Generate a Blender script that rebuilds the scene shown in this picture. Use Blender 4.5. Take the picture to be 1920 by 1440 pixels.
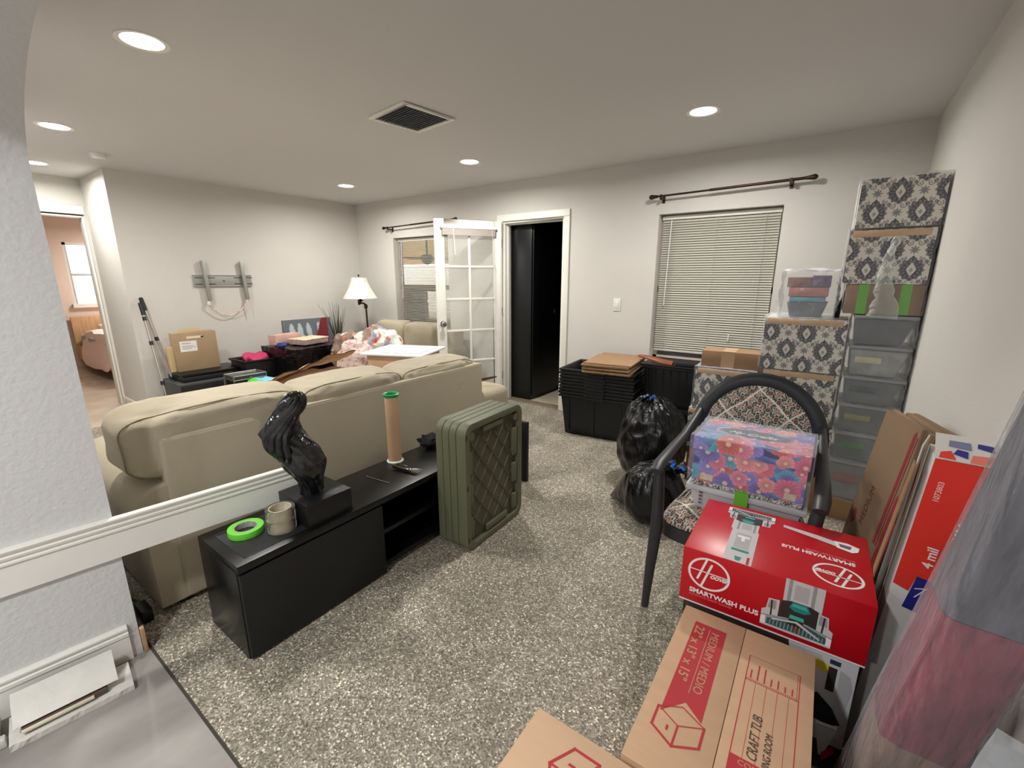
import bpy, bmesh, math, random
import numpy as np
from mathutils import Matrix, Vector, noise
random.seed(7)
S = bpy.context.scene
COL = S.collection
for o in list(bpy.data.objects): bpy.data.objects.remove(o)

# ------------------------------------------------------------------ camera, exposure, lights
PITCH = math.atan2(200, 830); YAW = math.atan2(612 * math.cos(PITCH), 830)
cam_d = bpy.data.cameras.new('camera'); cam = bpy.data.objects.new('camera', cam_d); COL.objects.link(cam)
cam.location = (0, 0, 1.44)
cam.rotation_euler = (math.pi / 2 - PITCH, 0, YAW)
cam_d.sensor_width = 36; cam_d.lens = 36 * 830 / 1920; cam_d.clip_start = 0.05
S.camera = cam
S.view_settings.view_transform = 'Standard'; S.view_settings.look = 'None'
S.view_settings.gamma = 1; S.view_settings.use_curve_mapping = False
S.view_settings.exposure = 0.08
W = bpy.data.worlds.new('sky'); S.world = W; W.use_nodes = True
bg = W.node_tree.nodes['Background']; bg.inputs[0].default_value = (0.86, 0.93, 1.0, 1); bg.inputs[1].default_value = 3.0
LAMPS = [(-2.606, .87), (-4.477, .90), (-6.0, 1.02), (-4.64, 3.27), (-2.81, 3.27), (-.821, 3.18)]
def area(loc, r, p, col=(1, .965, .915), rot=(0, 0, 0), spread=172):
    d = bpy.data.lights.new('downlight_and_fill_lamp', 'AREA'); d.shape = 'DISK'; d.size = 2 * r; d.energy = p; d.color = col
    d.spread = math.radians(spread)
    o = bpy.data.objects.new('downlight_and_fill_lamp', d); COL.objects.link(o); o.location = loc; o.rotation_euler = rot
    return o
LP = 24.5
for i, (x, y) in enumerate(LAMPS): area((x, y, 2.418), .07, LP * (.7 if i == 2 else 1))
for (x, y) in [(-.9, -.9), (-.9, -2.2)]: area((x, y, 2.418), .09, 33, (.97, .98, 1.0))  # unseen kitchen lamps behind the camera, added to light the near boxes
area((-9.0, 2.9, 2.3), .25, 55, (1, .96, .93))  # unseen lamp under the bedroom ceiling, with no fixture modelled

# ------------------------------------------------------------------ helpers
def lin(c):
    out = []
    for v in c[:3]:
        v = v / 255.0
        out.append(v / 12.92 if v <= .04045 else ((v + .055) / 1.055) ** 2.4)
    return tuple(out)
MC = {}
def mat(name, c, rough=.6, metal=0, bump=0, bscale=40, var=0, vscale=6, emit=0, alpha=1, trans=0, coat=0, spec=.5, detail=3, attr=False, sheen=0, stretch=None, ior=1.45):
    if name in MC: return MC[name]
    m = bpy.data.materials.new(name); m.use_nodes = True; nt = m.node_tree; b = nt.nodes['Principled BSDF']
    L = nt.links.new; c = lin(c)
    b.inputs['Base Color'].default_value = (*c, 1); b.inputs['Roughness'].default_value = rough
    b.inputs['Metallic'].default_value = metal; b.inputs['Alpha'].default_value = alpha
    b.inputs['Transmission Weight'].default_value = trans; b.inputs['Coat Weight'].default_value = coat
    b.inputs['Specular IOR Level'].default_value = spec; b.inputs['Sheen Weight'].default_value = sheen; b.inputs['IOR'].default_value = ior
    tc = nt.nodes.new('ShaderNodeTexCoord'); src = tc.outputs['Object']
    if stretch:
        mp = nt.nodes.new('ShaderNodeMapping'); mp.inputs['Scale'].default_value = stretch; L(src, mp.inputs[0]); src = mp.outputs[0]
    if attr:
        a = nt.nodes.new('ShaderNodeVertexColor'); a.layer_name = 'Col'; L(a.outputs[0], b.inputs['Base Color'])
    elif var > 0:
        n = nt.nodes.new('ShaderNodeTexNoise'); n.inputs['Scale'].default_value = vscale; n.inputs['Detail'].default_value = 4; L(src, n.inputs[0])
        r = nt.nodes.new('ShaderNodeValToRGB'); r.color_ramp.elements[0].position = .3; r.color_ramp.elements[1].position = .7
        r.color_ramp.elements[0].color = (*[x * (1 - var) for x in c], 1); r.color_ramp.elements[1].color = (*[min(1, x * (1 + var)) for x in c], 1)
        L(n.outputs[0], r.inputs[0]); L(r.outputs[0], b.inputs['Base Color'])
    if bump > 0:
        n = nt.nodes.new('ShaderNodeTexNoise'); n.inputs['Scale'].default_value = bscale; n.inputs['Detail'].default_value = detail; L(src, n.inputs[0])
        u = nt.nodes.new('ShaderNodeBump'); u.inputs['Strength'].default_value = bump; u.inputs['Distance'].default_value = .01
        L(n.outputs[0], u.inputs['Height']); L(u.outputs[0], b.inputs['Normal'])
    if emit > 0:
        b.inputs['Emission Color'].default_value = (*c, 1); b.inputs['Emission Strength'].default_value = emit
    MC[name] = m; return m

def film_mat(name='clear_film', fac=.10, tint=(235, 240, 245), bs=9, rough=.1):
    if name in MC: return MC[name]
    m = bpy.data.materials.new(name); m.use_nodes = True; nt = m.node_tree; L = nt.links.new
    for n in list(nt.nodes): nt.nodes.remove(n)
    out = nt.nodes.new('ShaderNodeOutputMaterial'); mx = nt.nodes.new('ShaderNodeMixShader')
    tr = nt.nodes.new('ShaderNodeBsdfTransparent'); gl = nt.nodes.new('ShaderNodeBsdfPrincipled')
    gl.inputs['Base Color'].default_value = (*lin(tint), 1); gl.inputs['Roughness'].default_value = rough; gl.inputs['Specular IOR Level'].default_value = 1.0
    lw = nt.nodes.new('ShaderNodeLayerWeight'); lw.inputs[0].default_value = .35
    ad = nt.nodes.new('ShaderNodeMath'); ad.operation = 'ADD'; ad.inputs[1].default_value = fac; ad.use_clamp = True
    ml = nt.nodes.new('ShaderNodeMath'); ml.operation = 'MULTIPLY'; ml.inputs[1].default_value = .5
    tc = nt.nodes.new('ShaderNodeTexCoord'); n = nt.nodes.new('ShaderNodeTexNoise'); n.inputs['Scale'].default_value = bs; n.inputs['Detail'].default_value = 2.5
    n.inputs['Distortion'].default_value = .5
    bp = nt.nodes.new('ShaderNodeBump'); bp.inputs['Strength'].default_value = .75; bp.inputs['Distance'].default_value = .03
    L(tc.outputs['Object'], n.inputs[0]); L(n.outputs[0], bp.inputs['Height']); L(bp.outputs[0], gl.inputs['Normal']); L(bp.outputs[0], lw.inputs[1])
    L(lw.outputs[1], ml.inputs[0]); L(ml.outputs[0], ad.inputs[0]); L(ad.outputs[0], mx.inputs[0])
    L(tr.outputs[0], mx.inputs[1]); L(gl.outputs[0], mx.inputs[2]); L(mx.outputs[0], out.inputs[0])
    MC[name] = m; return m

def glass_mat(name='window_glass', fac=.06, tint=(225, 235, 235)):
    return film_mat(name, fac, tint, .01, .02)

class MB:
    def __init__(s): s.v = []; s.f = []; s.mi = []; s.mats = []
    def add(s, vs, fs, m=None):
        k = len(s.v); s.v += [tuple(p) for p in vs]
        if m is None: i = 0
        else:
            if m not in s.mats: s.mats.append(m)
            i = s.mats.index(m)
        for f in fs: s.f.append(tuple(k + j for j in f)); s.mi.append(i)
        return s
    def box(s, x0, x1, y0, y1, z0, z1, m=None, M=None):
        v = [Vector((x, y, z)) for x in (x0, x1) for y in (y0, y1) for z in (z0, z1)]
        if M: v = [M @ p for p in v]
        return s.add(v, [(0, 1, 3, 2), (4, 6, 7, 5), (0, 4, 5, 1), (2, 3, 7, 6), (0, 2, 6, 4), (1, 5, 7, 3)], m)
    def hexa(s, lo, hi, m=None):   # two loops of 4
        v = list(lo) + list(hi)
        return s.add(v, [(3, 2, 1, 0), (4, 5, 6, 7)] + [(i, (i + 1) % 4, 4 + (i + 1) % 4, 4 + i) for i in range(4)], m)
    def cyl(s, p0, p1, r0, r1=None, n=16, m=None, cap=True):
        r1 = r0 if r1 is None else r1
        p0 = Vector(p0); p1 = Vector(p1); d = (p1 - p0).normalized(); a = d.orthogonal().normalized(); b = d.cross(a)
        v = []
        for p, r in ((p0, r0), (p1, r1)):
            for i in range(n):
                t = 2 * math.pi * i / n; v.append(p + (a * math.cos(t) + b * math.sin(t)) * r)
        f = [(i, (i + 1) % n, n + (i + 1) % n, n + i) for i in range(n)]
        if cap: f += [tuple(reversed(range(n))), tuple(range(n, 2 * n))]
        return s.add(v, f, m)
    def tube(s, pts, r, n=8, m=None, closed=False, flat=None):
        pts = [Vector(p) for p in pts]; N = len(pts); v = []; prev = None
        for i, p in enumerate(pts):
            a = pts[(i - 1) % N] if (closed or i > 0) else p; b = pts[(i + 1) % N] if (closed or i < N - 1) else p
            d = (b - a).normalized()
            if prev is None: u = d.orthogonal().normalized() if flat is None else (Vector(flat) - d * d.dot(Vector(flat))).normalized()
            else: u = (prev - d * prev.dot(d)).normalized()
            prev = u; w = d.cross(u); rr = r[i] if isinstance(r, list) else r
            ra, rb = rr if isinstance(rr, tuple) else (rr, rr)
            for k in range(n):
                t = 2 * math.pi * k / n; v.append(p + u * math.cos(t) * ra + w * math.sin(t) * rb)
        f = []
        for i in range(N if closed else N - 1):
            j = (i + 1) % N
            for k in range(n): f.append((i * n + k, i * n + (k + 1) % n, j * n + (k + 1) % n, j * n + k))
        if not closed: f += [tuple(reversed(range(n))), tuple(range((N - 1) * n, N * n))]
        return s.add(v, f, m)
    def lathe(s, prof, n=24, m=None, c=(0, 0, 0)):
        v = []; N = len(prof)
        for r, z in prof:
            for k in range(n):
                t = 2 * math.pi * k / n; v.append((c[0] + r * math.cos(t), c[1] + r * math.sin(t), c[2] + z))
        f = []
        for i in range(N - 1):
            for k in range(n): f.append((i * n + k, i * n + (k + 1) % n, (i + 1) * n + (k + 1) % n, (i + 1) * n + k))
        cl = prof[0] == prof[-1]
        if prof[0][0] > 1e-4 and not cl: f.append(tuple(reversed(range(n))))
        if prof[-1][0] > 1e-4 and not cl: f.append(tuple(range((N - 1) * n, N * n)))
        return s.add(v, f, m)
    def prism(s, poly, M, t, m=None):      # poly 2D in the XY of M, thickness t along +Z
        n = len(poly); v = [M @ Vector((x, y, 0)) for x, y in poly] + [M @ Vector((x, y, t)) for x, y in poly]
        return s.add(v, [tuple(reversed(range(n))), tuple(range(n, 2 * n))] + [(i, (i + 1) % n, n + (i + 1) % n, n + i) for i in range(n)], m)
    def sup(s, c, r, e1=.4, e2=.4, nu=40, nv=24, M=None, fn=None, m=None):   # superellipsoid
        v = []; c = Vector(c)
        def sp(a, e): return math.copysign(abs(a) ** e, a)
        for j in range(nv + 1):
            ph = -math.pi / 2 + math.pi * j / nv
            for i in range(nu):
                t = 2 * math.pi * i / nu
                p = Vector((sp(math.cos(ph), e1) * sp(math.cos(t), e2), sp(math.cos(ph), e1) * sp(math.sin(t), e2), sp(math.sin(ph), e1)))
                q = Vector((p.x * r[0], p.y * r[1], p.z * r[2]))
                if fn: q = fn(q, p)
                if M: q = M @ q
                v.append(q + c)
        f = [(j * nu + i, j * nu + (i + 1) % nu, (j + 1) * nu + (i + 1) % nu, (j + 1) * nu + i) for j in range(nv) for i in range(nu)]
        return s.add(v, f, m)
    def build(s, name, m=None, parent=None, bevel=0, seg=2, smooth=False, label=None, kind=None):
        me = bpy.data.meshes.new(name); me.from_pydata([tuple(p) for p in s.v], [], s.f)
        mats = s.mats if s.mats else [m]
        for q in mats: me.materials.append(q if q else m)
        me.polygons.foreach_set('material_index', s.mi)
        bm = bmesh.new(); bm.from_mesh(me)
        bmesh.ops.remove_doubles(bm, verts=bm.verts, dist=1e-6)
        bmesh.ops.recalc_face_normals(bm, faces=bm.faces)
        if bevel > 0:
            ed = [e for e in bm.edges if len(e.link_faces) == 2 and e.calc_face_angle(0) > .5]
            bmesh.ops.bevel(bm, geom=ed, offset=bevel, segments=seg, profile=.5, affect='EDGES', clamp_overlap=True)
        bm.to_mesh(me); bm.free()
        if smooth or bevel > 0:
            me.polygons.foreach_set('use_smooth', [True] * len(me.polygons)); me.set_sharp_from_angle(angle=math.radians(42))
        o = bpy.data.objects.new(name, me); COL.objects.link(o)
        if parent: o.parent = parent
        if label: o['label'] = label
        if kind: o['kind'] = kind
        return o

def tag(o, label, cat, group=None):
    o['label'] = label; o['category'] = cat
    if group: o['group'] = group
    return o
def thing(name, label, cat, loc=(0, 0, 0), rz=0, group=None, M=None):
    o = bpy.data.objects.new(name, None); COL.objects.link(o); o.empty_display_size = .05
    if M is not None: o.matrix_world = M
    else: o.location = loc; o.rotation_euler = (0, 0, rz)
    return tag(o, label, cat, group)
def struct(o): o['kind'] = 'structure'; return o
def copy_tree(o, parent=None):
    c = o.copy(); COL.objects.link(c)
    if parent: c.parent = parent
    for ch in list(o.children): copy_tree(ch, c)
    return c
def fr(o, u, v):        # frame matrix: origin, u and v axes
    u = Vector(u).normalized(); v = Vector(v).normalized(); n = u.cross(v).normalized()
    return Matrix(((u.x, v.x, n.x, o[0]), (u.y, v.y, n.y, o[1]), (u.z, v.z, n.z, o[2]), (0, 0, 0, 1)))
def text(name, s, size, M, m, parent, bold=0, shear=0, align='LEFT', ext=.0003, sx=1, merge=None):
    cu = bpy.data.curves.new(name, 'FONT'); cu.body = s; cu.size = size; cu.offset = bold; cu.shear = shear; cu.align_x = align; cu.extrude = ext
    cu.resolution_u = 3
    t = bpy.data.objects.new(name, cu); COL.objects.link(t)
    me = bpy.data.meshes.new_from_object(t); bpy.data.objects.remove(t)
    me.transform(M @ Matrix.Diagonal((sx, 1, 1, 1))); me.materials.clear(); me.materials.append(m)
    o = bpy.data.objects.new(name, me); COL.objects.link(o); o.parent = parent
    return o
def grid_faces(nu, nv, k=0): return [(k + j * nu + i, k + j * nu + i + 1, k + (j + 1) * nu + i + 1, k + (j + 1) * nu + i) for j in range(nv - 1) for i in range(nu - 1)]
def cmesh(name, patches, m, parent=None, smooth=False, kind=None):
    """patches: list of (P array nv,nu,3 ; C array nv,nu,3 linear) -> one mesh with a colour attribute"""
    V = []; F = []; C = []
    for P, K in patches:
        nv, nu = P.shape[:2]; F += grid_faces(nu, nv, len(V)); V += P.reshape(-1, 3).tolist(); C.append(K.reshape(-1, 3))
    me = bpy.data.meshes.new(name); me.from_pydata(V, [], F); me.materials.append(m)
    C = np.concatenate(C); a = me.color_attributes.new('Col', 'FLOAT_COLOR', 'POINT')
    a.data.foreach_set('color', np.concatenate([C, np.ones((len(C), 1))], 1).astype(np.float32).ravel())
    if smooth: me.polygons.foreach_set('use_smooth', [True] * len(me.polygons))
    o = bpy.data.objects.new(name, me); COL.objects.link(o); o.parent = parent
    if kind: o['kind'] = kind
    return o
def patch(o, u, v, lu, lv, cf, res=.003, fn=None):
    o = np.array(o, float); u = np.array(u, float); v = np.array(v, float)
    nu = max(2, int(lu / res) + 1); nv = max(2, int(lv / res) + 1)
    a, b = np.meshgrid(np.linspace(0, lu, nu), np.linspace(0, lv, nv))
    P = o + a[..., None] * u + b[..., None] * v
    return P, cf(a, b)
def colorbox(name, w, d, h, cf, m, parent, res=.003, sides='FTLRBK', off=(0, 0, 0)):
    P = []; x, y, z = off
    flat = lambda a, b: np.broadcast_to(cf(a * 0 + .01, b * 0 + .01), a.shape + (3,)).copy()
    for k in 'FTLRBK':      # front top left right bottom back
        c = cf if k in sides else flat; r = res if k in sides else 1
        if k == 'F': P.append(patch((x, y, z), (1, 0, 0), (0, 0, 1), w, h, c, r))
        if k == 'T': P.append(patch((x, y, z + h), (1, 0, 0), (0, 1, 0), w, d, c, r))
        if k == 'L': P.append(patch((x, y + d, z), (0, -1, 0), (0, 0, 1), d, h, c, r))
        if k == 'R': P.append(patch((x + w, y, z), (0, 1, 0), (0, 0, 1), d, h, c, r))
        if k == 'K': P.append(patch((x + w, y + d, z), (-1, 0, 0), (0, 0, 1), w, h, c, r))
        if k == 'B': P.append(patch((x, y + d, z), (1, 0, 0), (0, -1, 0), w, d, c, r))
    return cmesh(name, P, m, parent)

def nz(p, s=1.0): return noise.noise(Vector(p) * s)
def film(name, w, d, h, parent, pad=.006, amp=.006, m=None, off=(0, 0, 0), seed=0, n=14, sides='FTLR'):
    """crumpled wrap round a box of w d h (local corner off)"""
    x, y, z = off; x -= pad; y -= pad; w += 2 * pad; d += 2 * pad; h += pad; mb = MB()
    def side(o, u, v, lu, lv):
        nu = max(4, int(lu / .02)); nv = max(4, int(lv / .02)); vs = []
        for j in range(nv + 1):
            for i in range(nu + 1):
                p = Vector(o) + Vector(u) * (lu * i / nu) + Vector(v) * (lv * j / nv)
                c = Vector((x + w / 2, y + d / 2, z + h / 2)); q = (p - c).normalized()
                k = nz(p + Vector((seed, 0, 0)), 22) * amp + nz(p + Vector((seed, 5, 0)), 60) * amp * .5
                vs.append(p + q * (k + amp * .8))
        mb.add(vs, grid_faces(nu + 1, nv + 1))
    if 'F' in sides: side((x, y, z), (1, 0, 0), (0, 0, 1), w, h)
    if 'T' in sides: side((x, y, z + h), (1, 0, 0), (0, 1, 0), w, d)
    if 'L' in sides: side((x, y + d, z), (0, -1, 0), (0, 0, 1), d, h)
    if 'R' in sides: side((x + w, y, z), (0, 1, 0), (0, 0, 1), d, h)
    return mb.build(name, m or film_mat(), parent, smooth=True)

# ------------------------------------------------------------------ materials
wall_m = mat('wall_paint', (208, 205, 199), .75, bump=.10, bscale=120, var=.02, vscale=2)
ceil_m = mat('ceiling_paint', (210, 209, 207), .85, bump=.06, bscale=60)
near_m = mat('textured_paint', (208, 207, 206), .6, bump=.3, bscale=55, detail=5)
trim_m = mat('trim_paint', (232, 230, 222), .4)
black_m = mat('black_gloss', (12, 13, 14), .3, var=.1)
blackm_m = mat('black_matte', (20, 21, 22), .55, var=.1)
blackp_m = mat('black_plastic', (17, 18, 20), .42)
card_m = mat('cardboard', (182, 150, 118), .8, var=.05, vscale=9, bump=.03, bscale=90, stretch=(1, 1, 8))
card2_m = mat('cardboard_dark', (150, 118, 84), .8, var=.07, vscale=7, stretch=(1, 1, 6))
kraft_m = mat('kraft_tape', (214, 178, 140), .35, var=.06, vscale=30)
redp_m = mat('red_print', (178, 50, 56), .7, var=.04, vscale=20)
white_m = mat('white_plastic', (226, 226, 224), .4)
chrome_m = mat('brushed_metal', (170, 168, 162), .25, metal=1)
bronze_m = mat('bronze_metal', (64, 48, 40), .4, metal=.7)
green_m = mat('olive_plastic', (96, 98, 76), .5, bump=.03, bscale=200)
green2_m = mat('olive_plastic_inner', (78, 76, 58), .45, var=.1, vscale=12)
attr_m = mat('printed_pattern', (200, 200, 200), .5, attr=True)
fabric_m = mat('printed_fabric', (200, 200, 200), .8, attr=True, bump=.1, bscale=300)
ptape_m = mat('green_tape', (112, 190, 60), .45)
bluet_m = mat('blue_tie', (20, 110, 210), .3)

def floor_mat():
    m = bpy.data.materials.new('speckled_floor'); m.use_nodes = True; nt = m.node_tree; b = nt.nodes['Principled BSDF']; L = nt.links.new
    tc = nt.nodes.new('ShaderNodeTexCoord')
    v = nt.nodes.new('ShaderNodeTexVoronoi'); v.inputs['Scale'].default_value = 175; L(tc.outputs['Object'], v.inputs[0])
    sp = nt.nodes.new('ShaderNodeSeparateColor'); L(v.outputs['Color'], sp.inputs[0])
    r = nt.nodes.new('ShaderNodeValToRGB'); cr = r.color_ramp; cr.interpolation = 'LINEAR'
    cr.elements[0].position = 0; cr.elements[0].color = (*lin((92, 84, 70)), 1); cr.elements[1].position = 1; cr.elements[1].color = (*lin((244, 236, 212)), 1)
    for p, c in ((.25, (122, 115, 101)), (.55, (143, 136, 121)), (.82, (164, 157, 141)), (.94, (202, 195, 176))):
        e = cr.elements.new(p); e.color = (*lin(c), 1)
    L(sp.outputs[0], r.inputs[0])
    v2 = nt.nodes.new('ShaderNodeTexVoronoi'); v2.inputs['Scale'].default_value = 400; L(tc.outputs['Object'], v2.inputs[0])
    s2 = nt.nodes.new('ShaderNodeSeparateColor'); L(v2.outputs['Color'], s2.inputs[0])
    n = nt.nodes.new('ShaderNodeTexNoise'); n.inputs['Scale'].default_value = 3.2; n.inputs['Detail'].default_value = 5; L(tc.outputs['Object'], n.inputs[0])
    mr = nt.nodes.new('ShaderNodeMapRange'); mr.inputs[1].default_value = .3; mr.inputs[2].default_value = .7; mr.inputs[3].default_value = .85; mr.inputs[4].default_value = 1.28; L(n.outputs[0], mr.inputs[0])
    m2 = nt.nodes.new('ShaderNodeMapRange'); m2.inputs[3].default_value = .72; m2.inputs[4].default_value = 1.2; L(s2.outputs[1], m2.inputs[0])
    mu = nt.nodes.new('ShaderNodeMath'); mu.operation = 'MULTIPLY'; L(mr.outputs[0], mu.inputs[0]); L(m2.outputs[0], mu.inputs[1])
    mx = nt.nodes.new('ShaderNodeVectorMath'); mx.operation = 'SCALE'; L(r.outputs[0], mx.inputs[0]); L(mu.outputs[0], mx.inputs['Scale'])
    L(mx.outputs[0], b.inputs['Base Color']); b.inputs['Roughness'].default_value = .55
    u = nt.nodes.new('ShaderNodeBump'); u.inputs['Strength'].default_value = .5; u.inputs['Distance'].default_value = .004; L(v.outputs['Distance'], u.inputs['Height']); L(u.outputs[0], b.inputs['Normal'])
    return m
tile_m = mat('grey_floor_tile', (146, 141, 136), .38, var=.32, vscale=2.6, stretch=(1.6, .8, 1))
hall_m = mat('beige_hall_tile', (196, 180, 160), .25, var=.12, vscale=4)

# ------------------------------------------------------------------ structure
XL, XR, YB, ZC, YN = -5.757, .392, 4.172, 2.44, .333
MB().box(XL, XR + .1, .36, YB + .1, -.1, 0).build('floor', floor_mat())['kind'] = 'structure'
MB().box(XL, XR + .1, -3.2, .352, -.1, .003).build('floor', tile_m)['kind'] = 'structure'
MB().box(XL, XR, .352, .362, -.1, .002).build('trim_1', mat('dark_joint', (60, 56, 50), .8))['kind'] = 'structure'
MB().box(-10.2, XL, -1.5, 4.6, -.1, 0).build('floor', hall_m)['kind'] = 'structure'
MB().box(-10.2, XR + .2, -3.3, YB + .2, ZC, ZC + .15).build('ceiling', ceil_m)['kind'] = 'structure'
DX0, DX1, DH = -3.11, -2.335, 2.04
WR = (-1.375, -.415, .675, 1.985); WL = (-4.975, -3.96, .675, 1.955)
T = .125
mb = MB(); y0, y1 = YB, YB + T
def wcol(x0, x1, z0, z1): mb.box(x0, x1, y0, y1, z0, z1)
wcol(XL - .1, WL[0], 0, ZC); wcol(WL[0], WL[1], 0, WL[2]); wcol(WL[0], WL[1], WL[3], ZC); wcol(WL[1], DX0, 0, ZC); wcol(DX0, DX1, DH, ZC)
wcol(DX1, WR[0], 0, ZC); wcol(WR[0], WR[1], 0, WR[2]); wcol(WR[0], WR[1], WR[3], ZC); wcol(WR[1], XR + .1, 0, ZC)
struct(mb.build('wall_back', wall_m))
struct(MB().box(XR, XR + .1, -3.2, YB + T, 0, ZC).build('wall_right', wall_m))
struct(MB().box(XL - .1, XL, 1.425, YB, 0, ZC).box(-6.6, XL - .1, 1.425, 1.525, 0, ZC).build('wall_left', wall_m))
# hall wall with the bedroom door
HX = -6.6
mb = MB(); mb.box(HX - .12, HX, 1.41, 4.6, 0, ZC).box(HX - .12, HX, .5, 1.41, 2.07, ZC).box(HX - .12, HX, -1.5, .5, 0, ZC)
struct(mb.build('wall_hall', wall_m))
struct(MB().box(-10.2, XL, -1.6, -1.5, 0, ZC).box(XL - .1, XL, -1.5, .333, 0, ZC).build('wall_hall_end', wall_m))
peach = mat('peach_paint', (222, 204, 188), .8)
mb = MB(); mb.box(-10.12, -10, -1.5, 1.79, 0, ZC).box(-10.12, -10, 1.79, 2.75, 0, 1.0).box(-10.12, -10, 1.79, 2.75, 1.98, ZC).box(-10.12, -10, 2.75, 4.6, 0, ZC)
mb.box(-10.12, HX - .12, 4.5, 4.6, 0, ZC).box(HX - .14, HX - .121, 1.41, 4.5, 0, ZC)
struct(mb.build('wall_bedroom', peach))
win3 = struct(MB().box(-10.06, -10.0, 1.79, 1.83, 1.0, 1.98).box(-10.06, -10, 2.71, 2.75, 1, 1.98).box(-10.06, -10, 1.79, 2.75, 1.94, 1.98).box(-10.06, -9.95, 1.76, 2.78, .96, 1.02).box(-10.06, -10.02, 1.79, 2.75, 1.46, 1.5).build('window_3', trim_m))
MB().box(-10.09, -10.085, 1.8, 2.74, 1.0, 1.97).build('glass_pane', glass_mat(), win3)
mb = MB(); k = 0
for i in range(38): mb.box(-9.998, -9.975, 1.83, 2.71, 1.03 + i * .024, 1.033 + i * .024)
mb.build('blind_slats', white_m, win3, kind='stuff')
# bedroom door casing
d2 = struct(MB().box(HX, HX + .02, 1.405, 1.50, 0, 2.17, trim_m).box(HX, HX + .02, .42, 1.405, 2.085, 2.17, trim_m).box(HX, HX + .02, .42, .5, 0, 2.085, trim_m)
            .box(HX - .12, HX, 1.385, 1.405, 0, 2.07, trim_m).box(HX - .12, HX, .5, 1.4, 2.055, 2.085, trim_m).build('door_2', trim_m, bevel=.003))
struct(MB().box(XL - .1, XL - .84, 1.41, 1.425, 0, .09).build('baseboard_hall', trim_m, bevel=.004))
struct(MB().box(XL, XL + .012, 1.42, YB, 0, .09).build('baseboard_left', trim_m, bevel=.003))
struct(MB().box(WL[1], DX0 - .09, YB - .012, YB, 0, .09).box(XL, WL[1], YB - .012, YB, 0, .09).box(DX1 + .07, XR, YB - .012, YB, 0, .09).build('baseboard_back', trim_m, bevel=.003))
# arch wall between the rooms; jamb turned a little
ang = math.atan(.13)
J = Matrix.Translation((-2.03, YN, 0)) @ Matrix.Rotation(-ang, 4, 'Z')      # local x = into opening, local y = away along jamb
arch = []   # (x offset into opening, z)
N = 26
def archz(x): return 1.73 + .335 * (1 - max(0, 1 - x / .70) ** 2) ** .5 if x < .70 else 2.065
mb = MB(); X_IN = -2.03; thick = .46
xs = [0] + [.70 * (i / N) ** 2 for i in range(1, N + 1)] + [XR - X_IN]
front = []; 
for x in xs: front.append((x, archz(x)))
def jy(x, back):   # keep far face flush at YN
    return YN - (thick if back else 0)
vs = []
for (x, z) in front:
    sk = 0
    xx = X_IN + x; xb = xx - .13 * thick * max(0, 1 - x / .70)
    vs += [(xx, YN, z), (xb, YN - thick, z), (xx, YN, ZC), (xb, YN - thick, ZC)]
fs = []
for i in range(len(front) - 1):
    a = 4 * i; b = 4 * (i + 1)
    fs += [(a, b, b + 1, a + 1), (a, a + 2, b + 2, b), (a + 1, b + 1, b + 3, a + 3)]
mb.add(vs, fs)
xb = X_IN - .13 * thick
lo = [(X_IN, YN, 0), (X_IN - 3.8, YN, 0), (X_IN - 3.8, YN - thick, 0), (xb, YN - thick, 0)]
mb.hexa(lo, [(x, y, 1.73) for x, y, z in lo]); mb.hexa([(x, y, 1.73) for x, y, z in lo], [(x, y, ZC) for x, y, z in lo])
bmo = struct(mb.build('wall_near', near_m, smooth=True))
mb = MB()
xk = xb - .13 * 3; 
mb.hexa([(xb, YN - thick, 0), (xb - .1, YN - thick, 0), (xk - .1, -3.2, 0), (xk, -3.2, 0)], [(xb, YN - thick, ZC), (xb - .1, YN - thick, ZC), (xk - .1, -3.2, ZC), (xk, -3.2, ZC)])
struct(mb.build('wall_kitchen', near_m))
struct(MB().box(xk - .1, XR + .1, -3.3, -3.2, 0, ZC).build('wall_behind', near_m))
# frosted corner bead where the wall end is chipped
Jb = J
def rail(name, y0, y1, z0, z1, h_prof, m=trim_m):
    """moulding with a stepped profile along the jamb"""
    prof = h_prof; mb = MB(); vs = []
    for y in (y0, y1):
        for x, z in prof: vs.append(Jb @ Vector((x, y, z)))
    n = len(prof); fs = [(i, (i + 1) % n, n + (i + 1) % n, n + i) for i in range(n)] + [tuple(reversed(range(n))), tuple(range(n, 2 * n))]
    mb.add(vs, fs); return mb.build(name, m, smooth=False)
zt = .592
prof = [(0, zt - .158), (.014, zt - .158), (.014, zt - .056), (.020, zt - .053), (.020, zt - .046), (.016, zt - .043), (.022, zt - .034), (.024, zt - .026), (.017, zt - .022), (.017, zt - .019), (.026, zt - .010), (.028, zt - .004), (.026, zt), (0, zt)]
r1 = rail('trim_2', -2.6, .70, 0, 0, prof); struct(r1)
zb = .150
prof = [(0, 0.004), (.013, .004), (.013, zb - .045), (.017, zb - .042), (.017, zb - .030), (.012, zb - .027), (.018, zb - .014), (.018, zb - .008), (.012, zb), (0, zb)]
struct(rail('baseboard_near', -2.6, -.03, 0, 0, prof))
MB().box(-.012, .012, .002, .016, 0.003, .11, M=J).build('trim_3', mat('raw_wood_strip', (184, 150, 112), .7, var=.15, vscale=30, stretch=(8, 8, 1)), bevel=.002)['kind'] = 'structure'

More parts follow.
